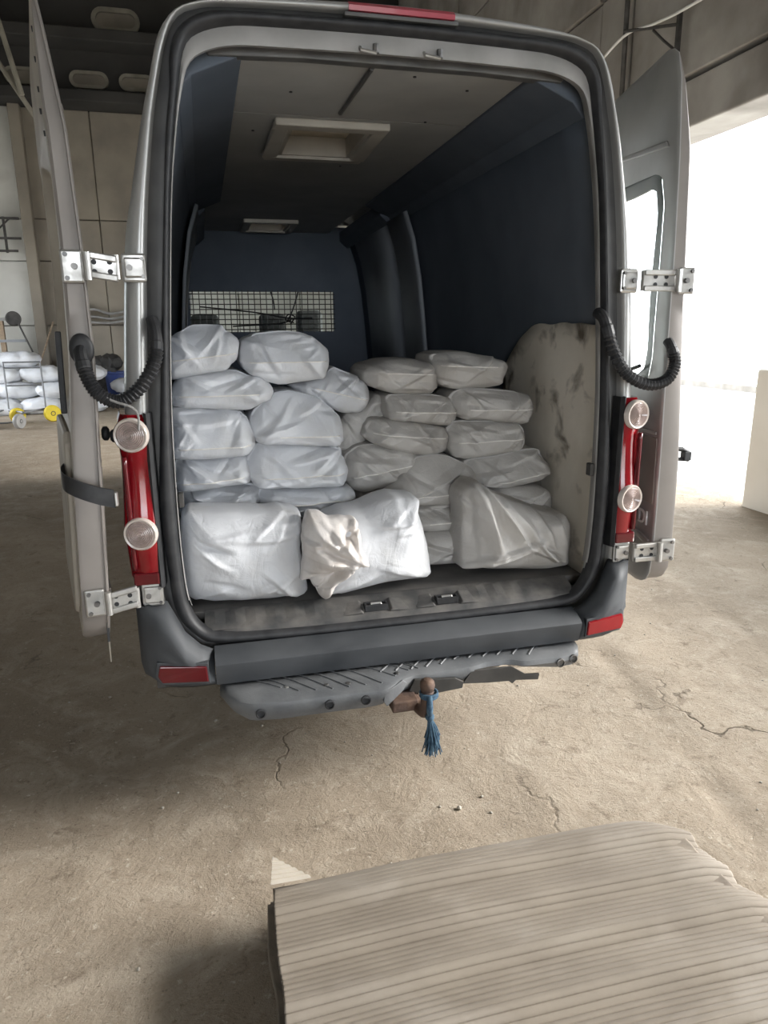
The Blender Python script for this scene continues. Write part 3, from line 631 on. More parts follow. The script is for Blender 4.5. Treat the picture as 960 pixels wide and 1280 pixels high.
# ------------------------------------------------------------------ rear doors, swung right round beside the body
def pl_(pts, z):
    for (a, b), (c, d) in zip(pts, pts[1:]):
        if a <= z <= c: return b+(d-b)*(z-a)/(c-a)
    return pts[0][1] if z < pts[0][0] else pts[-1][1]
def tk(q): return pl_([(1.2, 1.1), (2.0, .78), (2.35, .68), (2.66, .22)], q)
def door(s, lean, oy, phi, skin, inner, crk):
    ca, sa = math.cos(phi), math.sin(phi)
    def T(p):                                # p = (u along the door, n outwards from the outer skin, z)
        u, n, z = p
        return Vector((s*(pl_(lean, z) + u*sa - n*ca), oy + u*ca + n*sa, z))
    outline = [(.0, 1.15), (.0, .86), (.012, .74), (.05, .685), (.11, .668), (.84, .66), (.86, .68), (.86, 2.60), (.84, 2.645), (.16, 2.70), (.105, 2.67), (.07, 2.58), (.05, 2.44), (.034, 2.293), (.016, 1.99), (.004, 1.475)]
    hole = [(.115, 1.60), (.115, 2.16), (.15, 2.26), (.20, 2.275), (.70, 2.275), (.75, 2.24), (.755, 1.60), (.74, 1.52), (.68, 1.49), (.20, 1.49), (.14, 1.52)]
    c0 = (.43, 1.88); N_ = 120
    def byang(pts):
        P = [(p.x, p.y) for p in resample([(a, b, 0) for a, b in pts], 1200)]
        A = sorted((math.atan2(q-c0[1], p-c0[0]), p, q) for p, q in P); out = []
        import bisect
        keys = [a[0] for a in A]
        for k in range(N_):
            # even in arc of the outer outline rather than in angle
            a = AN[k]; j = min(len(A)-1, bisect.bisect_left(keys, a)); out.append((A[j][1], A[j][2]))
        return out
    AN = sorted(math.atan2(p.y-c0[1], p.x-c0[0]) for p in resample([(a, b, 0) for a, b in outline], N_))
    O, H = byang(outline), byang(hole)
    def ins(A, d): return [(p+(c0[0]-p)*d/max(.1, math.hypot(p-c0[0], q-c0[1])), q+(c0[1]-q)*d/max(.1, math.hypot(p-c0[0], q-c0[1]))) for p, q in A]
    def crown(p, q): return -crk*max(0, (q-2.2)/.45)**2
    def Ln(A, n): return [(p, (n if n > -.02 else n*tk(q))+crown(p, q), q) for p, q in A]
    m = MB(T); m.loft([Ln(ins(H, -.0), -.03), Ln(ins(H, -.004), -.004), Ln(ins(H, -.014), .0), Ln(ins(O, .02), .0), Ln(ins(O, .004), -.002), Ln(ins(O, -.006), -.006), Ln(ins(O, -.006), -.010), Ln(ins(O, .004), -.012)])
    d_ = m.build('rear_door', skin, van, smooth=True, auto=40)
    m = MB(T); m.loft([Ln(ins(O, .004), -.011), Ln(ins(O, .004), -.070), Ln(ins(O, .012), -.080)]); m.build('door_edge', MT['taupe'], d_, smooth=True, auto=40)
    m = MB(T); m.loft([Ln(ins(O, .012), -.080), Ln(ins(O, .045), -.082), Ln(ins(H, -.06), -.082), Ln(ins(H, -.05), -.075), Ln(ins(H, -.03), -.05), Ln(ins(H, .0), -.03)])
    m.build('inner_frame', inner, d_, smooth=True, auto=40)
    m = MB(T); m.loft([Ln(ins(H, -.012), .001), Ln(ins(H, .0), .003), Ln(ins(H, .045), .001), Ln(ins(H, .047), -.006)]); m.build('window_band', MT['band'], d_, smooth=True, auto=40)
    m = MB(T); m.add(Ln(ins(H, -.01), -.004), [tuple(range(N_))]); m.build('window_pane', MT['glass'], d_)
    # inner trim panel below the window, pressing and swage on the outside
    m = MB(T); m.prism([(.10, .80), (.13, .76), (.72, .76), (.76, .80), (.76, 1.36), (.72, 1.40), (.13, 1.40), (.10, 1.36)], -.105, -.08, lambda p, q, n: (p, n, q)); m.build('inner_trim', inner, d_, bevel=.012)
    m = MB(T); m.prism([(.03, 1.30), (.86, 1.30), (.86, 1.315), (.03, 1.315)], -.002, .003, lambda p, q, n: (p, n, q)); m.build('swage', skin, d_, bevel=.004)
    m = MB(T); m.prism([(.02, .84), (.86, .98), (.86, 1.0), (.02, .87)], -.002, .010, lambda p, q, n: (p, n, q)); m.build('swage', skin, d_, bevel=.006)
    m = MB(T); m.prism([(.10, 2.36), (.85, 2.42), (.85, 2.435), (.12, 2.385)], -.008, .008, lambda p, q, n: (p, n + crown(p, q), q)); m.build('swage', skin, d_, bevel=.004)
    m = MB(T); m.prism([(.02, 1.02), (.8, 1.02), (.8, 1.29), (.02, 1.29)], -.001, .0025, lambda p, q, n: (p, n, q)); m.build('lower_shade_pressing', MT['taupe'], d_, bevel=.002)  # darker than the silver skin: stands in for shaded reflection low on the door
    return d_, T
dl, TL = door(-1, [(.7, 1.05), (.98, 1.036), (1.25, 1.024), (1.65, 1.004), (1.96, 1.004), (2.3, 1.012), (2.65, 1.05)], -.03, math.radians(12), MT['taupe'], MT['tan'], .0)
dr, TR = door(1, [(.7, 1.05), (1.0, 1.048), (1.25, 1.044), (1.7, 1.034), (2.7, 1.03)], -.02, math.radians(8), MT['silver'], MT['taupe'], .0)
# holes in the upper inner frame of the left door, strap, stop rubbers
for z in (2.58, 2.50, 2.42, 2.36, 2.30):
    m = MB(TL); m.lathe((.14, -.084*tk(z), z), (0, -1, 0), [(.008, -.004), (.008, .002)], 10); m.build('frame_hole', MT['rubber'], dl)
P_ = catmull([(-1.155, .09, 1.262), (-1.150, .0, 1.262), (-1.13, -.07, 1.255), (-1.085, -.095, 1.235), (-1.03, -.095, 1.212), (-.985, -.085, 1.197)], 20)
m = MB(); m.loft([[(p.x, p.y-.006, p.z-.029), (p.x-.004, p.y+.010, p.z-.029), (p.x-.004, p.y+.010, p.z+.029), (p.x, p.y-.006, p.z+.029)] for p in P_]); m.f += [(0, 1, 2, 3), tuple(4*(len(P_)-1)+k for k in range(4))]; m.build('door_strap', MT['rubber'], dl, smooth=True, auto=50)
m = MB(); m.box((-.981, -.083, 1.196), (.010, .02, .046)); m.build('strap_end', MT['zinc'], dl, bevel=.003)
m = MB(TL); m.prism([(-.02, .60), (-.01, .60), (.0, .75), (-.008, .78)], -.014, -.006, lambda p, q, n: (p+.03, n, q+.08)); m.build('seal_strip', MT['rubber'], dl)
m = MB(TL); m.prism([(.30, 1.44), (.32, 1.44), (.32, 1.72), (.30, 1.72)], -.10, -.08, lambda p, q, n: (p, n, q)); m.build('grab_slot', MT['rubber'], dl, bevel=.004)
for p, r in (((-.99, .10, 1.375), .022), ((-1.018, .11, 1.383), .024)):
    m = MB(); m.lathe(p, (-1, 0, 0), [(r*.6, -.012), (r, -.006), (r, .006), (r*.7, .012)], 16); m.build('door_stop', MT['rubber'], van, smooth=True)
m = MB(TR); m.cyl((.30, -.10, 1.23), (.30, -.09, 1.23), .01, 8); m.build('rod_guide', MT['bolt'], dr)
# latch handle sticking out of the right door
m = MB(); m.tube([(1.105, .0, 1.245), (1.165, .0, 1.24), (1.195, .0, 1.225), (1.20, .0, 1.195)], .010, 8); m.tube([(1.105, .0, 1.205), (1.16, .0, 1.20), (1.20, .0, 1.195)], .008, 8); m.box((1.112, 0, 1.225), (.02, .03, .06)); m.box((1.185, 0, 1.212), (.03, .03, .035)); m.build('door_latch', MT['rubber'], dr, bevel=.002)
# wiper on the right door
m = MB(TR); m.tube([(.50, .02, 1.46), (.36, .03, 1.52), (.16, .025, 1.565)], .008, 8); m.build('wiper_arm', MT['rubber'], dr)
# chrome badge letters
fc = bpy.data.curves.new('badge', 'FONT'); fc.body = 'TDI'; fc.size = .085; fc.extrude = .003; fc.align_x = 'LEFT'
fo = bpy.data.objects.new('badge_tmp', fc); COL.objects.link(fo); dg = bpy.context.evaluated_depsgraph_get()
bm_ = bpy.data.meshes.new_from_object(fo.evaluated_get(dg)); bpy.data.objects.remove(fo)
bm_.transform(Matrix.Identity(4))
for v in bm_.vertices:
    x, y, z = v.co; v.co = TR((.175-x, .007+z, .925+y))
bm_.materials.clear(); bm_.materials.append(MT['chrome'])
bo = bpy.data.objects.new('badge', bm_); COL.objects.link(bo); bo.parent = dr
# door bottom overhang sheet on the left (drooping seal flap)
m = MB(TL); m.prism([(.012, .76), (.02, .60), (.035, .60), (.05, .70)], -.012, -.008, lambda p, q, n: (p, n, q)); m.build('seal_flap', MT['tan'], dl)

# hinges
def hinge(s, z, xp, xd, yd, tilt):
    h = MB(); h.box((s*xp, -.010, z), (.072, .014, .086)); hp = h.build('hinge', MT['zinc'], van, bevel=.010)
    m = MB(); m.box((s*(xp-.002), -.020, z), (.06, .012, .06)); m.build('hinge_boss', MT['zinc'], hp, bevel=.008)
    m = MB(); m.cyl((s*(xp+.012), -.015, z), (s*(xp+.012), -.034, z), .009, 12); m.build('hinge_bolt', MT['bolt'], hp)
    for dz in (-.026, .026):
        m = MB(); m.cyl((s*(xp-.026), -.012, z+dz), (s*(xp-.026), -.030, z+dz), .006, 8); m.build('hinge_bolt', MT['bolt'], hp)
    m = MB(); m.cyl((s*(xp+.05), -.028, z-.036), (s*(xp+.05), -.028, z+.036), .010, 12); m.build('hinge_pin', MT['zinc'], hp)
    # two arm link
    x0, x1 = xp+.045, xd-.025
    for dz in (-.028, .028):
        R_ = Matrix.Rotation(tilt*s, 3, 'Y')
        m = MB(); m.box((s*(x0+x1)/2, -.040, z+dz+tilt*0), (abs(x1-x0), .016, .020), R_); m.build('hinge_arm', MT['zinc'], hp, bevel=.004)
    m = MB(); m.box((s*(x0+x1)/2, -.034, z), (abs(x1-x0)*.96, .008, .062), Matrix.Rotation(tilt*s, 3, 'Y')); lk = m.build('hinge_link', MT['zinc'], hp, bevel=.003)
    for dx in (-.02, .025):
        for dz in (-.014, .014):
            m = MB(); m.cyl((s*((x0+x1)/2+dx), -.036, z+dz), (s*((x0+x1)/2+dx), -.040, z+dz), .008, 10); m.build('link_hole', MT['rubber'], hp)
    m = MB(); m.cyl((s*xd-.025*s, yd-.024, z-.04), (s*xd-.025*s, yd-.024, z+.04), .011, 12); m.build('hinge_pin', MT['zinc'], hp)
    m = MB(); m.box((s*(xd+.02), yd-.006, z), (.064, .014, .096), Matrix.Rotation(-.12*s, 3, 'Z')); m.build('hinge_door_plate', MT['zinc'], hp, bevel=.010)
    m = MB(); m.cyl((s*(xd+.012), yd-.010, z), (s*(xd+.012), yd-.026, z), .009, 12); m.build('hinge_bolt', MT['bolt'], hp)
    for dz in (-.034, .034):
        m = MB(); m.cyl((s*(xd+.035), yd-.008, z+dz), (s*(xd+.035), yd-.022, z+dz), .007, 8); m.build('hinge_bolt', MT['bolt'], hp)
hinge(-1, 1.908, .868, 1.022, -.035, -.16)
hinge(-1, .835, .905, 1.068, -.04, .22)
hinge(1, 1.882, .86, 1.065, -.03, 0)
hinge(1, .832, .915, 1.09, -.03, 0)
# corrugated cable hoses
def hose(pts, r, name):
    P = catmull(pts, 150); rr = []
    n = len(P)
    for i in range(n):
        t = i/(n-1); k = 1 if .16 < t < .86 else .9
        rr.append(r*(k + (.14*math.sin(i*2*PI/3) if .2 < t < .82 else .12*(t <= .2))))
    m = MB(); m.tube(P, rr, 12); return m.build(name, MT['rubber'], van, smooth=False)
h1 = hose([(-1.042, -.035, 1.668), (-1.042, -.06, 1.64), (-1.026, -.085, 1.58), (-.998, -.085, 1.53), (-.943, -.07, 1.505), (-.879, -.065, 1.545), (-.832, -.055, 1.617), (-.818, -.04, 1.691), (-.83, .01, 1.755)], .021, 'cable_hose')
m = MB(); m.lathe((-1.042, -.037, 1.665), (0, -1, 0), [(.036, -.004), (.036, .006), (.03, .012), (.02, .016)], 24); m.v = [(p[0], p[1], 1.665+(p[2]-1.665)*1.35) for p in m.v]; m.build('hose_grommet', MT['rubber'], h1, smooth=True)
m = MB(); m.tube(catmull([(-1.035, -.08, 1.62), (-1.02, -.09, 1.57), (-.97, -.095, 1.515), (-.91, -.095, 1.49), (-.893, -.06, 1.46), (-.895, -.055, 1.41)], 20), .004, 6); m.build('zip_tie', MT['lip'], h1)
h2 = hose([(.765, .03, 1.77), (.766, -.02, 1.743), (.79, -.05, 1.64), (.845, -.06, 1.552), (.935, -.065, 1.508), (1.02, -.06, 1.522), (1.058, -.05, 1.58), (1.052, -.03, 1.64), (1.05, -.005, 1.665)], .021, 'cable_hose')

# ------------------------------------------------------------------ sacks in the van
def ridge(p, f, seed):
    a = noise.noise(Vector((p[0]*f+seed, p[1]*f*.7-seed, p[2]*f+2*seed)))
    return max(0, 1-abs(a)*3.2)**2
def make_sack(name, yf, pts, depth=.45, bulge=.045, wr=.008, seed=1., mt=None, seam=None, parent=None, edge=.035, ff=1.0, round_back=False, ncr=20, cdep=1.0, creases=None):
    # chaikin once keeps the folded corners readable
    P = [Vector((x, z)) for x, z in pts]; Q = []
    for i in range(len(P)):
        a, b = P[i], P[(i+1) % len(P)]; Q += [a.lerp(b, .13), a.lerp(b, .87)]
    NP = 160; R_ = resample([(q.x, q.y, 0) for q in Q], NP)
    cx = sum(p.x for p in R_)/NP; cz = sum(p.y for p in R_)/NP
    tw = seed*1.7
    hw = (max(p.x for p in R_)-min(p.x for p in R_))/2; hh = (max(p.y for p in R_)-min(p.y for p in R_))/2
    ca_, sa_ = math.cos(seed*2.1), math.sin(seed*2.1)
    rc = random.Random(int(seed*100)); CR = list(creases or [])
    for k in range(ncr):
        sx, sz = rc.choice((-1, 1)), rc.choice((-1, 1, 1))
        x0, z0 = cx+sx*hw*rc.uniform(.55, 1.0), cz+sz*hh*rc.uniform(.3, 1.0)
        an = math.atan2(cz-z0, cx-x0) + rc.uniform(-.7, .7)
        big = k % 2 == 0
        CR.append((x0, z0, math.cos(an), math.sin(an), hw*(rc.uniform(.5, 1.3) if big else rc.uniform(.2, .5)), rc.uniform(.009, .018) if big else rc.uniform(.006, .010), rc.choice((1, 1, -1))*(rc.uniform(.008, .016) if big else rc.uniform(.004, .007))*cdep))
    def disp(x, y, z):
        n1 = noise.noise(Vector((x*6+seed, y*5, z*8-seed))); n2 = noise.noise(Vector((x*15, y*9+seed, z*19)))
        d = wr*(.8*n1 + .35*n2)
        for (x0, z0, dx, dz, L_, w_, dp) in CR:
            t = (x-x0)*dx+(z-z0)*dz
            if -.03 < t < L_:
                e = -(x-x0)*dz+(z-z0)*dx + .012*n1
                q = 1-abs(e)/(w_ if e > 0 else w_*2.2)
                if q > 0: d += dp*q*min(1, (L_-t)/(.5*L_))*min(1, (t+.03)/.03)
        return d
    def yfront(x, z, s):
        if not seam: return yf + edge*s**6 - bulge*(1-s**2.4)
        t = (x-cx)/.2; zs = cz + seam[0] + seam[1]*t
        up = max(0, z-zs)/hh; dn_ = max(0, zs-z)/hh
        y = yf - bulge + .085*up**1.15 + .040*dn_ + edge*s**9
        g = max(0, abs(x-cx)/hw-.74)                    # folded end gussets
        y += .48*g*hw*2*(.5+.5*(x > cx) if seed % 2 > 1 else .5+.5*(x < cx)) + .10*g*hw
        return y
    rows = []; S = [.04]+[(k/27)**.85 for k in range(1, 28)]
    def add_ring(f): rows.append([f(p) for p in R_])
    for s in S:
        def f(p, s=s):
            x = cx+(p.x-cx)*s; z = cz+(p.y-cz)*s; y = yfront(x, z, s); d = disp(x, y, z)
            g = s**3
            return (x + (p.x-cx)*g*d*2.2, y - d*(1-.5*g)*1.5, z + (p.y-cz)*g*d*2.2)
        add_ring(f)
    nd = 8
    for k in range(1, nd+1):
        t = k/nd
        def f(p, t=t):
            sc = 1 + .02*math.sin(PI*t) if not round_back else math.sqrt(max(.05, 1-(t*.93)**2.4))
            x = cx+(p.x-cx)*sc; z = cz+(p.y-cz)*sc; y = yf+edge+(depth-2*edge)*t; d = disp(x, y, z)
            return (x+(p.x-cx)*d*2.2, y, z+(p.y-cz)*d*2.2)
        add_ring(f)
    for s in (.9, .6, .2):
        def f(p, s=s):
            b = 1 if not round_back else .35
            return (cx+(p.x-cx)*s*b, yf+depth-edge*s**4, cz+(p.y-cz)*s*b)
        add_ring(f)
    m = MB(); m.loft(rows); m.f += [tuple(range(NP))[::-1], tuple((len(rows)-1)*NP+k for k in range(NP))]
    zb = min(p.y for p in R_)
    org = None if parent else (cx, yf+depth/2, zb)
    if parent: o = m.build(name, mt, parent, smooth=True); o.matrix_parent_inverse = Matrix.Translation(parent.location).inverted()
    else: o = m.build(name, mt, None, smooth=True, origin=org)
    if seam:
        xs_ = [p.x for p in R_]; x0, x1 = min(xs_), max(xs_); pl = []
        for k in range(29):
            x = x0 + (x1-x0)*(.07+.86*k/28); zs = cz+seam[0]+seam[1]*(x-cx)/.2
            # fraction towards the outline in this direction
            best = max(((p.x-cx)*(x-cx)+(p.y-cz)*(zs-cz))/max(1e-6, (p.x-cx)**2+(p.y-cz)**2) if ((p.x-cx)*(x-cx)+(p.y-cz)*(zs-cz)) > .97*math.hypot(p.x-cx, p.y-cz)*math.hypot(x-cx, zs-cz) else 0 for p in R_)
            s = min(1, best)
            if s > .985: continue
            y = yfront(x, zs, s); d = disp(x, y, zs); g = s**3
            pl.append((x, y - d*(1-.5*g)*1.5 - .001, zs))
        if len(pl) > 4:
            m = MB(); m.tube(pl, .0028, 6); sm = m.build('seam', MT['seam'], o, smooth=True); sm.matrix_parent_inverse = Matrix.Translation(o.location).inverted()
    return o
SK = {
 'L5':(0.42,[(-0.869,1.690),(-0.801,1.698),(-0.730,1.741),(-0.669,1.743),(-0.609,1.734),(-0.546,1.682),(-0.565,1.598),(-0.611,1.564),(-0.709,1.552),(-0.814,1.533),(-0.882,1.543),(-0.892,1.613)]),
 'L4':(0.40,[(-0.835,1.473),(-0.810,1.521),(-0.779,1.542),(-0.682,1.557),(-0.576,1.568),(-0.506,1.544),(-0.444,1.525),(-0.423,1.483),(-0.438,1.452),(-0.485,1.426),(-0.523,1.409),(-0.648,1.418),(-0.779,1.427),(-0.817,1.437)]),
 'L3':(0.36,[(-0.867,1.373),(-0.847,1.416),(-0.812,1.428),(-0.649,1.418),(-0.570,1.406),(-0.536,1.377),(-0.509,1.303),(-0.515,1.266),(-0.544,1.235),(-0.670,1.232),(-0.814,1.234),(-0.861,1.242),(-0.873,1.302)]),
 'L2':(0.38,[(-0.869,1.161),(-0.856,1.211),(-0.820,1.223),(-0.679,1.223),(-0.552,1.226),(-0.536,1.189),(-0.535,1.122),(-0.678,1.107),(-0.817,1.097),(-0.860,1.105)]),
 'L1':(0.42,[(-0.865,1.035),(-0.850,1.077),(-0.821,1.081),(-0.614,1.105),(-0.501,1.086),(-0.499,1.010),(-0.513,0.982),(-0.670,0.981),(-0.822,0.989),(-0.862,0.992)]),
 'M4':(0.45,[(-0.549,1.641),(-0.536,1.677),(-0.476,1.707),(-0.385,1.715),(-0.293,1.705),(-0.228,1.673),(-0.186,1.636),(-0.193,1.571),(-0.208,1.530),(-0.280,1.517),(-0.394,1.502),(-0.467,1.522),(-0.529,1.560),(-0.550,1.597)]),
 'M5':(0.60,[(-0.339,1.490),(-0.259,1.507),(-0.178,1.530),(-0.137,1.561),(-0.096,1.543),(0.006,1.486),(0.011,1.450),(-0.001,1.390),(-0.033,1.360),(-0.121,1.363),(-0.202,1.407),(-0.301,1.454)]),
 'M3':(0.42,[(-0.528,1.370),(-0.484,1.424),(-0.417,1.468),(-0.361,1.476),(-0.287,1.459),(-0.212,1.429),(-0.155,1.375),(-0.140,1.326),(-0.148,1.268),(-0.163,1.245),(-0.332,1.260),(-0.501,1.275),(-0.527,1.314)]),
 'M2':(0.38,[(-0.549,1.199),(-0.524,1.236),(-0.500,1.270),(-0.337,1.263),(-0.204,1.251),(-0.157,1.226),(-0.129,1.147),(-0.140,1.098),(-0.160,1.080),(-0.344,1.086),(-0.495,1.101),(-0.531,1.113),(-0.547,1.152)]),
 'M1':(0.40,[(-0.504,1.053),(-0.491,1.083),(-0.448,1.080),(-0.225,1.076),(-0.124,1.066),(-0.101,1.039),(-0.106,0.974),(-0.126,0.936),(-0.460,0.961),(-0.502,0.983)]),
 'N3':(0.52,[(-0.125,1.141),(-0.105,1.189),(-0.042,1.221),(0.085,1.223),(0.175,1.200),(0.219,1.160),(0.215,1.122),(0.149,1.074),(0.071,1.028),(-0.045,1.016),(-0.095,1.038),(-0.122,1.091)]),
 'N1':(0.68,[(-0.151,1.178),(-0.135,1.280),(-0.082,1.354),(-0.004,1.377),(0.063,1.438),(0.122,1.385),(0.121,1.327),(0.061,1.285),(0.007,1.222),(-0.059,1.184),(-0.112,1.169)]),
 'N2':(0.56,[(-0.076,0.964),(-0.062,1.008),(0.003,1.026),(0.068,1.006),(0.107,0.958),(0.100,0.899),(0.014,0.892),(-0.070,0.904)]),
 'R5':(0.56,[(-0.019,1.540),(0.010,1.563),(0.098,1.589),(0.212,1.591),(0.277,1.564),(0.303,1.527),(0.320,1.465),(0.291,1.438),(0.219,1.433),(0.110,1.444),(0.009,1.479),(-0.016,1.504)]),
 'R4':(0.52,[(0.080,1.426),(0.099,1.440),(0.213,1.437),(0.304,1.431),(0.383,1.411),(0.401,1.366),(0.398,1.310),(0.358,1.295),(0.214,1.311),(0.086,1.329),(0.077,1.378)]),
 'R3':(0.50,[(-0.030,1.263),(-0.020,1.305),(0.012,1.338),(0.118,1.332),(0.260,1.309),(0.338,1.290),(0.350,1.246),(0.347,1.182),(0.248,1.167),(0.144,1.183),(0.004,1.237)]),
 'R2':(0.42,[(0.039,1.033),(0.108,1.084),(0.184,1.167),(0.273,1.178),(0.351,1.164),(0.444,1.115),(0.472,1.063),(0.460,1.025),(0.407,0.990),(0.315,0.967),(0.185,0.969),(0.083,1.005)]),
 'R1b':(0.38,[(0.097,0.932),(0.122,0.975),(0.186,0.972),(0.301,0.975),(0.419,0.992),(0.566,0.975),(0.581,0.922),(0.557,0.852),(0.303,0.852),(0.212,0.851),(0.109,0.874)]),
 'R1a':(0.33,[(0.064,0.810),(0.083,0.859),(0.196,0.862),(0.389,0.863),(0.548,0.857),(0.578,0.792),(0.554,0.705),(0.393,0.710),(0.223,0.716),(0.082,0.732)]),
 'F5':(0.54,[(0.283,1.577),(0.289,1.606),(0.347,1.621),(0.439,1.620),(0.532,1.596),(0.638,1.570),(0.636,1.520),(0.617,1.471),(0.563,1.457),(0.389,1.454),(0.323,1.478),(0.290,1.528)]),
 'F4':(0.50,[(0.362,1.419),(0.388,1.445),(0.427,1.456),(0.520,1.456),(0.655,1.441),(0.739,1.420),(0.766,1.381),(0.764,1.330),(0.724,1.291),(0.551,1.313),(0.417,1.324),(0.383,1.357)]),
 'F3':(0.48,[(0.348,1.249),(0.351,1.286),(0.383,1.316),(0.530,1.311),(0.679,1.303),(0.715,1.270),(0.725,1.206),(0.713,1.176),(0.575,1.161),(0.427,1.146),(0.373,1.159),(0.352,1.198)]),
 'F2':(0.43,[(0.422,1.114),(0.428,1.142),(0.581,1.157),(0.717,1.178),(0.772,1.176),(0.810,1.119),(0.824,1.079),(0.786,1.044),(0.655,1.026),(0.559,1.019),(0.464,1.035)]),
 'F1':(0.41,[(0.457,0.976),(0.483,1.015),(0.564,1.020),(0.632,1.026),(0.770,1.018),(0.815,0.978),(0.825,0.924),(0.791,0.886),(0.582,0.888),(0.487,0.895)]),
 'F0':(0.40,[(0.471,0.820),(0.483,0.872),(0.578,0.886),(0.787,0.881),(0.825,0.833),(0.822,0.751),(0.795,0.719),(0.501,0.745)]),
 'C':(0.17,[(0.303,1.065),(0.335,1.087),(0.390,1.097),(0.421,1.069),(0.497,1.029),(0.600,0.991),(0.680,0.955),(0.772,0.942),(0.802,0.884),(0.821,0.768),(0.807,0.712),(0.693,0.703),(0.484,0.719),(0.331,0.743),(0.300,0.765),(0.301,0.850),(0.308,0.970)]),
 'B':(0.12,[(-0.313,0.916),(-0.275,1.008),(-0.205,1.032),(-0.135,1.039),(-0.064,1.064),(0.008,1.077),(0.087,1.059),(0.099,1.028),(0.118,0.941),(0.138,0.853),(0.154,0.737),(0.007,0.733),(-0.128,0.727),(-0.224,0.712),(-0.284,0.708),(-0.324,0.734),(-0.333,0.809)]),
 'Bn':(0.12,[(-0.373,0.992),(-0.353,1.060),(-0.308,1.051),(-0.275,1.026),(-0.228,1.034),(-0.171,1.012),(-0.142,0.962),(-0.161,0.879),(-0.186,0.807),(-0.258,0.777),(-0.290,0.712),(-0.324,0.734),(-0.351,0.799),(-0.392,0.796),(-0.372,0.873)]),
 'A':(0.13,[(-0.803,1.073),(-0.650,1.062),(-0.520,1.049),(-0.420,1.045),(-0.370,1.030),(-0.369,0.965),(-0.381,0.895),(-0.361,0.796),(-0.352,0.734),(-0.365,0.698),(-0.446,0.704),(-0.639,0.708),(-0.781,0.720),(-0.822,0.758),(-0.836,0.853),(-0.837,0.968)]),
}
INFO = {
 'L5': ('topmost white sack of the stack beside the left door post', .5, .045, (-.02, .02)),
 'L4': ('white sack second from the top beside the left door post', .45, .05, (-.01, .0)),
 'L3': ('wide white sack in the middle of the stack at the left post', .45, .05, (-.045, .0)),
 'L2': ('white sack two below the middle of the left post stack', .45, .045, (-.02, .01)),
 'L1': ('flat white sack just above the big front sack on the left', .45, .04, (-.015, .012)),
 'M4': ('plump white sack lying topmost just below the meshed window', .42, .055, (-.015, .0)),
 'M5': ('white sack tilted down to the right behind the topmost plump one', .4, .04, (-.005, -.05)),
 'M3': ('humped white sack with a big side crease in the second stack', .42, .055, (-.05, -.005)),
 'M2': ('bright wrinkled white sack with a torn corner in the second stack', .45, .05, (-.03, .0)),
 'M1': ('flat white sack just above the crumpled mouth of the middle front sack', .45, .04, (.01, .0)),
 'N3': ('pale sack sagging down left in the gap right of the second stack', .35, .05, (-.01, .03)),
 'N1': ('grey shaded sack standing on edge in the gap between the stacks', .3, .03, None),
 'N2': ('small visible bulge of a sack low behind the middle front sack', .3, .04, None),
 'R5': ('topmost shade-tinted sack with a twisted folded end in the third stack', .4, .045, (.02, -.01)),
 'R4': ('shade-tinted sack directly beneath the twisted topmost one of the third stack', .4, .035, (-.005, -.01)),
 'R3': ('grey white sack third from the top in the third stack', .42, .035, (.01, -.02)),
 'R2': ('bulging shade-tinted sack with fanned creases in the third stack', .45, .05, (-.045, .01)),
 'R1b': ('grey sack second from the floor in the third stack', .45, .035, (-.01, .01)),
 'R1a': ('grey sack lying on the load floor between two front sacks', .45, .03, None),
 'F5': ('topmost shade-tinted sack nearest the dirty cream wall board', .35, .045, (.02, -.01)),
 'F4': ('shade-tinted sack second from the top beside the cream wall board', .35, .04, (-.01, -.005)),
 'F3': ('square ended shade-tinted sack third from the top beside the cream wall board', .36, .035, (.0, .005)),
 'F2': ('slanting shade-tinted sack fourth from the top beside the cream wall board', .4, .035, (-.035, .03)),
 'F1': ('half hidden shade-tinted sack behind the peak of the right front sack', .42, .03, None),
 'F0': ('mostly hidden bottom sack behind the right front sack', .42, .03, None),
}
sd = 1.0
for k, (lab, dep, bu, sm) in INFO.items():
    yf, pts = SK[k]; sd += 1.37; bu *= .7
    pts = [(max(x, -.828), max(z, .704)) for x, z in pts]
    o = make_sack('sack', yf, pts, dep, bu, .007, sd, MT['sack'] if k[0] in 'LM' else MT['sack_shade'], sm)
    setp(o, lab, 'sack', 'filled white sacks stacked in the van')
yf, pts = SK['A']; o = make_sack('sack', yf, [(max(x, -.825), max(z, .705)) for x, z in pts], .26, .06, .010, 4.4, MT['sack'], None, edge=.05, ff=.55); setp(o, 'large bright wrinkled white sack at the sill by the left post', 'sack', 'large front sacks at the sill')
yf, pts = SK['B']; B_ = make_sack('sack', yf, [(x, max(z, .705)) for x, z in pts], .26, .075, .007, 8.2, MT['sack'], None, edge=.05, ncr=8, cdep=1.0,
    creases=[(.08, 1.06, -.35, -.94, .22, .03, .014), (.10, 1.02, -.1, -1, .26, .022, -.010), (.0, 1.07, -.2, -.98, .16, .03, .012), (-.28, .72, .9, .42, .22, .03, .02), (-.22, .71, .95, .3, .2, .02, .012)]); setp(B_, 'large white sack with a crumpled open mouth at the middle of the sill', 'sack', 'large front sacks at the sill')
yf, pts = SK['Bn']; make_sack('crumpled_mouth', yf-.05, [(x, max(z, .706)) for x, z in pts], .12, .055, .016, 11.3, MT['neck'], None, parent=B_, edge=.03, ncr=6, cdep=2.0,
    creases=[(-.17, .87, math.cos(a), math.sin(a), .26, .016+.008*(k % 2), (.030, -.018, .024)[k % 3]) for k, a in enumerate((1.7, 2.0, 2.25, 2.5, 2.75, 3.0, 3.25, 3.5, 3.75, 4.0, 4.25))])
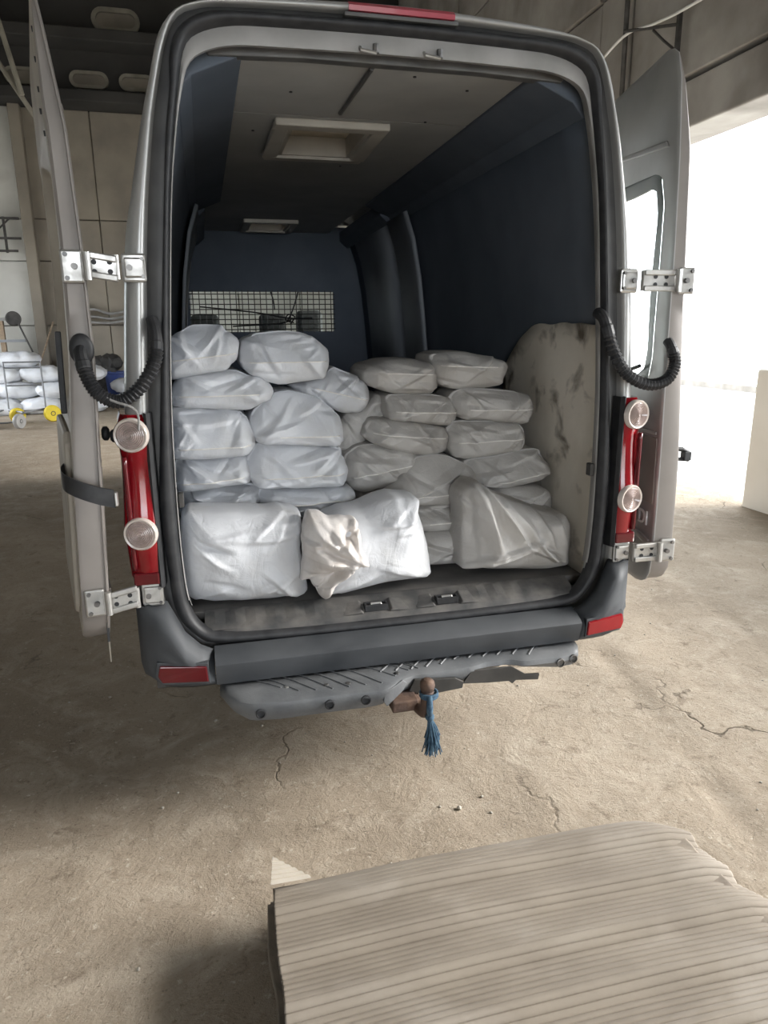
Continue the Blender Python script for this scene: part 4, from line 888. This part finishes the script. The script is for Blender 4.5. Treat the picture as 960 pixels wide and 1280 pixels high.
yf, pts = SK['C']; C_ = make_sack('sack', yf, [(min(x, .80), max(z, .705)) for x, z in pts], .27, .06, .010, 6.1, MT['sack_shade'], None, edge=.05, ncr=12, cdep=1.5,
    creases=[(a, b, c, d, e*1.1, f*.75, g*1.5) for a, b, c, d, e, f, g in [(.36, 1.08, .3, -.95, .30, .03, .024), (.40, 1.07, .55, -.83, .30, .024, .020), (.33, 1.05, .05, -1, .25, .02, -.014), (.48, 1.02, .6, -.8, .24, .03, .016), (.60, .98, .45, -.9, .2, .024, .014), (.70, .94, .3, -.95, .18, .02, .014), (.32, .76, .95, .25, .3, .02, .012)]]); setp(C_, 'shade-tinted white sack with a raised peak at the right end of the sill', 'sack', 'large front sacks at the sill')

# ------------------------------------------------------------------ stack of corrugated board in the foreground
def sheet(z0, xl, xr, y0, y1, amp, top=False, nxs=26, seed=0, thick=.006):
    wl = .0195; per = 12 if top else 2
    FS = [(0, 0), (.035, .5), (.10, .82), (.25, 1), (.5, 1.03), (.74, 1), (.87, .80), (.945, .45)]
    nys = int((y1-y0)/wl)*8 if top else 40
    m = MB(); vs = []
    for j in range(nys+1):
        t = j/nys; y = (y1 - wl*(j//8+FS[j % 8][0])) if top else y1 + (y0-y1)*t                 # from the far edge towards the viewer
        for i in range(nxs+1):
            u = (0, .004, .02)[i] if i < 3 else ((.98, .996, 1)[i-nxs+2] if i > nxs-3 else .02+.96*(i-2)/(nxs-4))
            a = xl + .02*noise.noise(Vector((y*5, seed, 0))) - .05*t*.5
            b = xr(y) + .012*noise.noise(Vector((y*14, seed+5, 0)))
            x = a + (b-a)*u
            yy = y + (.016*math.sin(PI*u) if top else .01*math.sin(PI*u+seed)) - .01*u
            ph = (y1-y)
            wav = math.sin(2*PI*ph/wl)
            # broad bends: long gentle rise then a short dip
            fr = (ph/.145 + .12*noise.noise(Vector((x*1.1, y*2, 3)))) % 1.0
            bend = .024*(fr/.70 if fr < .70 else 1-(fr-.70)/.30) if top else 0
            flat = 1.0
            if top:
                if fr > .60 and fr < .72: flat = .35
                q = math.exp(-(((x+.40)/.16)**2 + ((ph-.05)/.06)**2)*1.4); flat *= 1-.92*min(1, q*1.6)
                if ph < .022: flat *= .15
                flat *= .85+.4*noise.noise(Vector((x*3, y*9, 7)))
            z = z0 - .012*top + (amp*(2*FS[j % 8][1]-1.6)*flat if top else 0) + bend + (.004*noise.noise(Vector((x*2.5, y*2.5, seed))))
            if top:
                e = max(0, u-.90)/.10; z -= .028*e*e*(1 if ph < .5 else .6)
                if ph < .03: z -= .006*(1-ph/.03)
            vs.append((x, yy, z))
    W_ = nxs+1
    m.add(vs, [(j*W_+i, j*W_+i+1, (j+1)*W_+i+1, (j+1)*W_+i) for j in range(nys) for i in range(nxs)])
    return m
def xr_top(y):
    pts = [(-2.0, .80), (-1.09, .745), (-1.01, .722), (-.90, .712), (-.80, .712), (-.755, .69), (-.72, .66), (-.6, .655)]
    for (a, b), (c, d) in zip(pts, pts[1:]):
        if a <= y <= c: return b+(d-b)*(y-a)/(c-a)
    return .7
m = sheet(.170, -.605, xr_top, -1.90, -.705, .0058, top=True)
o = m.build('cardboard_sheet', MT['card'], None, smooth=True, auto=70, solid=.003, origin=(0, -1.3, .16)); setp(o, 'top corrugated cardboard sheet of the stack, bent into wide ridges', 'cardboard', 'stacked corrugated cardboard sheets')
m = MB(); m.add([(-.605, -.70, .185), (-.50, -.685, .182), (-.595, -.655, .215), (-.60, -.70, .18)], [(0, 1, 2)])
fl = MB(); rows = []
for k in range(13):
    t = k/12; z = .182+.052*t+.004*math.sin(k*PI); rows.append([(-.607+.012*t, -.715+.05*t, z+(.003 if k % 2 else -.003)), (-.607+.012*t+(.115*(1-t)+.002), -.712+.045*t, z-.004+(.003 if k % 2 else -.003))])
fl.loft(rows, closed=False); f_ = fl.build('folded_corner', MT['card_lit'], o, solid=.003); f_.matrix_parent_inverse = Matrix.Translation(o.location).inverted()
rnd = random.Random(5)
for k in range(9):
    z0 = .150 - k*.0165; dx = rnd.uniform(-.02, .012); dy = rnd.uniform(-.012, .012)
    m = sheet(z0, -.60+dx, (lambda y, q=rnd.uniform(-.03, .0): xr_top(y)-.03+q), -1.90, -.72+dy, 0, seed=k*2.3+1)
    s_ = m.build('cardboard_sheet', MT['cardd'], None, smooth=True, solid=.012, origin=(0, -1.3, z0))
    setp(s_, 'lower corrugated cardboard sheet under the top one in the stack', 'cardboard', 'stacked corrugated cardboard sheets')

# ------------------------------------------------------------------ rope tassel on the tow ball
ta = empty('rope_tassel', (-.002, -.285, .25)); setp(ta, 'frayed blue rope tassel hanging from the tow ball', 'rope')
def tp(*p): return tuple(p[i]-(-.002, -.285, .25)[i] for i in range(3))
m = MB()
for q in range(3):
    m.tube(catmull([tp(.004+.030*math.cos(a+q*.5), -.275+.030*math.sin(a+q*.5), .468-q*.006) for a in [k*PI/5 for k in range(10)]], 24, True), .005, 6)
m.tube([tp(-.002, -.304, .47), tp(-.002, -.306, .42), tp(.0, -.300, .385)], [.010, .013, .010], 8); m.build('loop', MT['rope'], ta, smooth=True)
m = MB(); m.lathe(tp(.001, -.298, .385), (0, 0, -1), [(.010, -.012), (.016, -.004), (.016, .006), (.010, .014)], 12); m.build('knot', MT['rope'], ta, smooth=True)
rnd = random.Random(2)
m = MB()
for q in range(110):
    a = rnd.uniform(0, 2*PI); e = rnd.uniform(.004, .034); L_ = rnd.uniform(.08, .15)
    m.tube(catmull([tp(.001+.006*math.cos(a), -.298+.006*math.sin(a), .378), tp(.004+.6*e*math.cos(a)+.006, -.298+.6*e*math.sin(a), .378-L_*.5), tp(.008+e*math.cos(a)+rnd.uniform(-.006, .014), -.298+e*math.sin(a), .378-L_)], 6), .0022, 5)
fr_ = m.build('frayed_strands', MT['rope'], ta); fr_['kind'] = 'stuff'

# ------------------------------------------------------------------ far left: sack pile, cart, clutter
def pillow(lx, ly, lz, seed):
    m = MB(); n = 14; vs = []; idx = {}
    fs = []
    def pt(p):
        e = 3.2; r = (abs(p[0])**e+abs(p[1])**e+abs(p[2])**e)**(1/e)
        q = Vector(p)/r; th = 1-.45*abs(q.x)**4-.35*abs(q.y)**4
        v = Vector((q.x*lx/2, q.y*ly/2, q.z*lz/2*th))
        d = .03*noise.noise(Vector((v.x*5+seed, v.y*5, v.z*5))) + .02*ridge(v, 6, seed)
        return v + q*d
    for ax in range(3):
        for sg in (-1, 1):
            b = len(vs)
            for j in range(n+1):
                for i in range(n+1):
                    a, c = -1+2*i/n, -1+2*j/n; p = [0, 0, 0]; p[ax] = sg; p[(ax+1) % 3] = a; p[(ax+2) % 3] = c; vs.append(pt(p))
            fs += [(b+j*(n+1)+i, b+j*(n+1)+i+1, b+(j+1)*(n+1)+i+1, b+(j+1)*(n+1)+i) for j in range(n) for i in range(n)]
    m.add(vs, fs); return m
proto = [pillow(.95, .62, .34, s).build('sack', MT['sack'], None, smooth=True) for s in (1.2, 4.5, 8.8)]
used = set(); rnd = random.Random(12); cnt = 0
lab = 'white sack in the heap on the floor by the far back wall'
for row in range(4):
    z = .17 + row*.33
    for k in range(4 if row < 3 else 2):
        x = -5.9 + k*.86 + (row % 2)*.35; y = 14.6 + .12*(row) + rnd.uniform(-.10, .10)
        if x > -3.1: continue
        p = proto[cnt % 3]; cnt += 1
        o = p if p.name not in used else p.copy()
        if p.name in used: COL.objects.link(o)
        used.add(p.name)
        o.location = (x, y, z + rnd.uniform(-.015, .015)); o.rotation_euler = (rnd.uniform(-.05, .05), rnd.uniform(-.05, .05), rnd.uniform(-.2, .2))
        setp(o, 'white sack in the ' + ('bottom', 'second', 'third', 'top')[row] + ' row of the heap by the far left wall', 'sack', 'white sacks heaped by the far wall')
for x, y, z, r, lab in ((-2.3, 15.3, .17, .2, 'white sack on the floor seen in the gap between left door and van'), (-2.35, 15.35, .50, -.15, 'upper white sack seen in the gap between left door and van')):
    o = proto[cnt % 3].copy(); COL.objects.link(o); cnt += 1; o.location = (x, y, z); o.rotation_euler = (0, .1, r); setp(o, lab, 'sack', 'white sacks heaped by the far wall')
# loose sheet of film
# cart
cart = empty('hand_cart', (-4.16, 13.0, 0)); setp(cart, 'grey tube hand cart with yellow wheels before the sack heap', 'cart')
m = MB()
for x in (-.34, .34): m.tube([(x, 0, .22), (x*.98, .02, 1.17)], .016, 8)
for z in (1.17, 1.06, .72, .22): m.tube([(-.34, .01, z), (.34, .01, z)], .014, 8)
m.build('push_frame', MT['greymetal'], cart)
m = MB(); m.box((-.72, -.5, .25), (.6, .95, .03)); m.build('deck', MT['greymetal'], cart, bevel=.008)
m = MB(); m.tube([(.34, 0, .25), (.0, -.35, .22), (.0, -.75, .18)], .022, 8); m.tube([(-.34, 0, .25), (.0, -.35, .22)], .022, 8); m.tube([(-.9, -.95, .08), (-.05, -.9, .10)], .014, 8); m.build('chassis', MT['greymetal'], cart)
for x, y, r, mt_ in ((-.16, -.15, .15, 'yellow'), (.47, -.1, .165, 'yellow'), (.08, -1.1, .14, 'lip')):
    ax_ = (.55, -1, 0) if mt_ == 'yellow' else (1, -.5, 0)
    m = MB(); m.lathe((x, y, r), ax_, [(r*.45, -.045), (r*.9, -.045), (r, -.02), (r, .02), (r*.9, .045), (r*.45, .045)], 24); wv = m.build('wheel', MT[mt_], cart, smooth=True, auto=40)
    m = MB(); m.lathe((x, y, r), ax_, [(r*.46, -.035), (r*.2, -.05), (r*.2, .05), (r*.46, .035)], 16); m.build('hub', MT['steel'], wv)
    m = MB(); m.tube([(x, y, r), (x, y+.02, .25)], .018, 6); m.build('fork', MT['steel'], cart)
# blue bin between door and van
b_ = MB(); b_.lathe((-2.74, 16.1, .0), (0, 0, 1), [(.24, 0), (.30, .75), (.33, .76), (.33, .80), (.29, .80), (.23, .08)], 24); setp(b_.build('bin', MT['blue'], smooth=True, auto=40), 'dark blue plastic bin by the far wall', 'bin')
# wall rack with arms at the far left
rk = empty('tool_rack', (-5.3, 16.9, 3.6)); setp(rk, 'dark steel bar rack fixed high on the pale wall panels', 'rack')
for dz in (.0, .28, .72):
    m = MB(); m.box((.1-.1*(dz == 0), -.12, dz), (1.1, .05, .05)); m.build('rail', MT['steel'], rk)
for dx in (-.3, .3):
    m = MB(); m.box((dx, -.06, .36), (.05, .05, .8)); m.build('upright', MT['steel'], rk)
m = MB(); m.tube([(.0, -.12, .30), (.45, -.12, .72)], .02, 6); m.build('brace', MT['steel'], rk)
# machine frame with flywheel
mc = empty('flywheel_machine', (-5.35, 16.3, 0)); setp(mc, 'dark machine frame with a small flywheel behind the sack heap', 'machine')
m = MB(); m.lathe((.45, -.2, 2.05), (.4, -1, .1), [(.07, -.04), (.15, -.05), (.17, 0), (.15, .05), (.07, .04)], 24); fw_ = m.build('flywheel', MT['steel'], mc, smooth=True, auto=40)
m = MB(); m.tube([(-.6, -.2, 2.0), (.45, -.2, 2.05)], .03, 8); m.build('shaft', MT['lip'], mc)
for x in (-.2, .15):
    m = MB(); m.box((x, -.1, 1.0), (.10, .12, 2.0)); m.build('post', MT['wood'], mc)
m = MB(); m.box((.2, -.15, 1.55), (.9, .1, .06)); m.build('cross_bar', MT['greymetal'], mc)
m = MB(); m.tube([(.55, -.25, 1.95), (.85, -.25, 1.1)], .02, 8); m.build('lever', MT['steel'], mc)
sv = empty('leaning_shovel', (-4.25, 16.6, 0)); setp(sv, 'wooden handled shovel leaning on the pilaster', 'shovel')
m = MB(); m.tube([(-.3, -.2, .9), (.08, .12, 1.98)], .02, 8); m.build('shaft', MT['wood'], sv)
m = MB(); m.prism([(-.12, 0), (.12, 0), (.14, -.25), (0, -.38), (-.14, -.25)], -.22, -.20, lambda p, q, d: (-.33+p, d, .95+q)); m.build('blade', MT['steel'], sv)
db = empty('rubble_heap', (-3.45, 16.5, 0)); setp(db, 'dark lumpy heap of scrap along the wall foot', 'scrap')
rnd = random.Random(8)
for k in range(9):
    m = MB(); x = -.45+.13*k; r = rnd.uniform(.12, .22)
    bmx = bmesh.new(); bmesh.ops.create_icosphere(bmx, subdivisions=2, radius=r)
    for v in bmx.verts: v.co *= 1+.35*noise.noise(v.co*7+Vector((k, 0, 0))); 
    m.add([(v.co.x+x, v.co.y+rnd.uniform(-.0, .0), v.co.z+1.0+rnd.uniform(-.0, .0)) for v in bmx.verts], [tuple(v.index for v in f.verts) for f in bmx.faces]); bmx.free()
    m.build('lump', MT['steel'], db)
m = MB(); m.box((0.05, .0, .45), (1.2, .35, .9)); m.build('crate', MT['steel'], db, bevel=.02)
# pipes and rag on the wall between door and van
pp = empty('bent_pipes', (-3.2, 16.85, 2.1)); setp(pp, 'pale bent pipes with a rag hanging on the far wall', 'pipes')
for dz, a in ((0, .0), (.12, .05), (-.10, -.04)):
    m = MB(); m.tube(catmull([(-.4, -.03, dz), (0, -.08, dz+a), (.35, -.05, dz-.05), (.8, -.05, dz+.02)], 16), .03, 8); m.build('pipe', MT['lip'], pp)
m = pillow(.35, .15, .45, 3.3); g_ = m.build('rag', MT['concl'], pp, smooth=True); g_.location = (-.32, -.08, .1)

# ------------------------------------------------------------------ right wall: cable and bracket
m = MB(); m.tube(catmull([(4.46, 9.5, 4.55), (4.46, 7.6, 4.82), (4.45, 6.9, 4.93), (4.42, 6.1, 5.07), (4.44, 5.5, 4.99), (4.46, 5.0, 4.95), (4.46, 4.0, 4.92), (4.46, 2.5, 5.0)], 60), .016, 8); setp(m.build('cable', MT['whitewire'], smooth=True), 'white cable sagging along the wall above the gate', 'cable')
br = empty('cable_bracket', (4.53, 5.15, 4.6)); setp(br, 'small dark steel bracket holding the white cable', 'bracket')
m = MB(); m.box((-.03, 0, .1), (.04, .05, .55)); m.build('plate', MT['steel'], br)
m = MB(); m.tube([(-.03, 0, .26), (-.14, .9, .50)], .018, 6); m.build('arm', MT['steel'], br)
m = MB(); m.tube([(-.03, 0, .0), (-.06, .22, .18), (-.08, .4, .34)], .014, 6); m.build('brace', MT['steel'], br)
m = MB(); m.tube([(4.5, 6.22, 7.5), (4.5, 6.2, 4.35)], .03, 8); setp(m.build('drain_pipe', MT['steel'], smooth=True), 'thin dark vertical pipe on the wall above the gate', 'pipe')
# diagonal struts at upper left
for a, b, l in (((-4.4, 13, 7.3), (-3.2, 13.2, 5.25), 'pale diagonal strut beside the open left door'), ((-3.9, 13, 7.6), (-3.55, 13, 5.9), 'short pale rod behind the top of the left door')):
    m = MB(); m.tube([a, b], .045, 8); setp(m.build('strut', MT['palec']), l, 'strut')

# ------------------------------------------------------------------ pebbles on the floor
rnd = random.Random(21)
bmx = bmesh.new(); bmesh.ops.create_icosphere(bmx, subdivisions=1, radius=1)
for v in bmx.verts: v.co *= 1+.3*noise.noise(v.co*1.7); v.co.z *= .6
pm_ = bpy.data.meshes.new('pebble'); bmx.to_mesh(pm_); bmx.free(); pm_.materials.append(MT['stone'])
spots = [(.115, -.31, .012, 'single pale pebble below the rope tassel'), (-.75, .55, .010, 'pale pebble on the dark floor left of the step'), (-.55, .45, .008, 'smaller pale pebble beneath the bumper left end')]
for x, y, r, l in spots:
    o = bpy.data.objects.new('pebble', pm_); COL.objects.link(o); o.scale = (r, r*.85, r); o.location = (x, y, gz(x, y)+r*.4); o.rotation_euler.z = rnd.random()*6; setp(o, l, 'pebble')
for k in range(60):
    x = rnd.uniform(-1.6, 2.2); y = rnd.uniform(-.9, 1.6)
    if -.75 < x < .8 and y < -.6: continue
    r = rnd.uniform(.003, .008); o = bpy.data.objects.new('pebble', pm_); COL.objects.link(o); o.scale = (r, r*.85, r); o.location = (x, y, gz(x, y)+r*.35); o.rotation_euler.z = rnd.random()*6
    setp(o, 'tiny stone scattered on the dusty floor', 'pebble', 'tiny stones scattered on the floor')
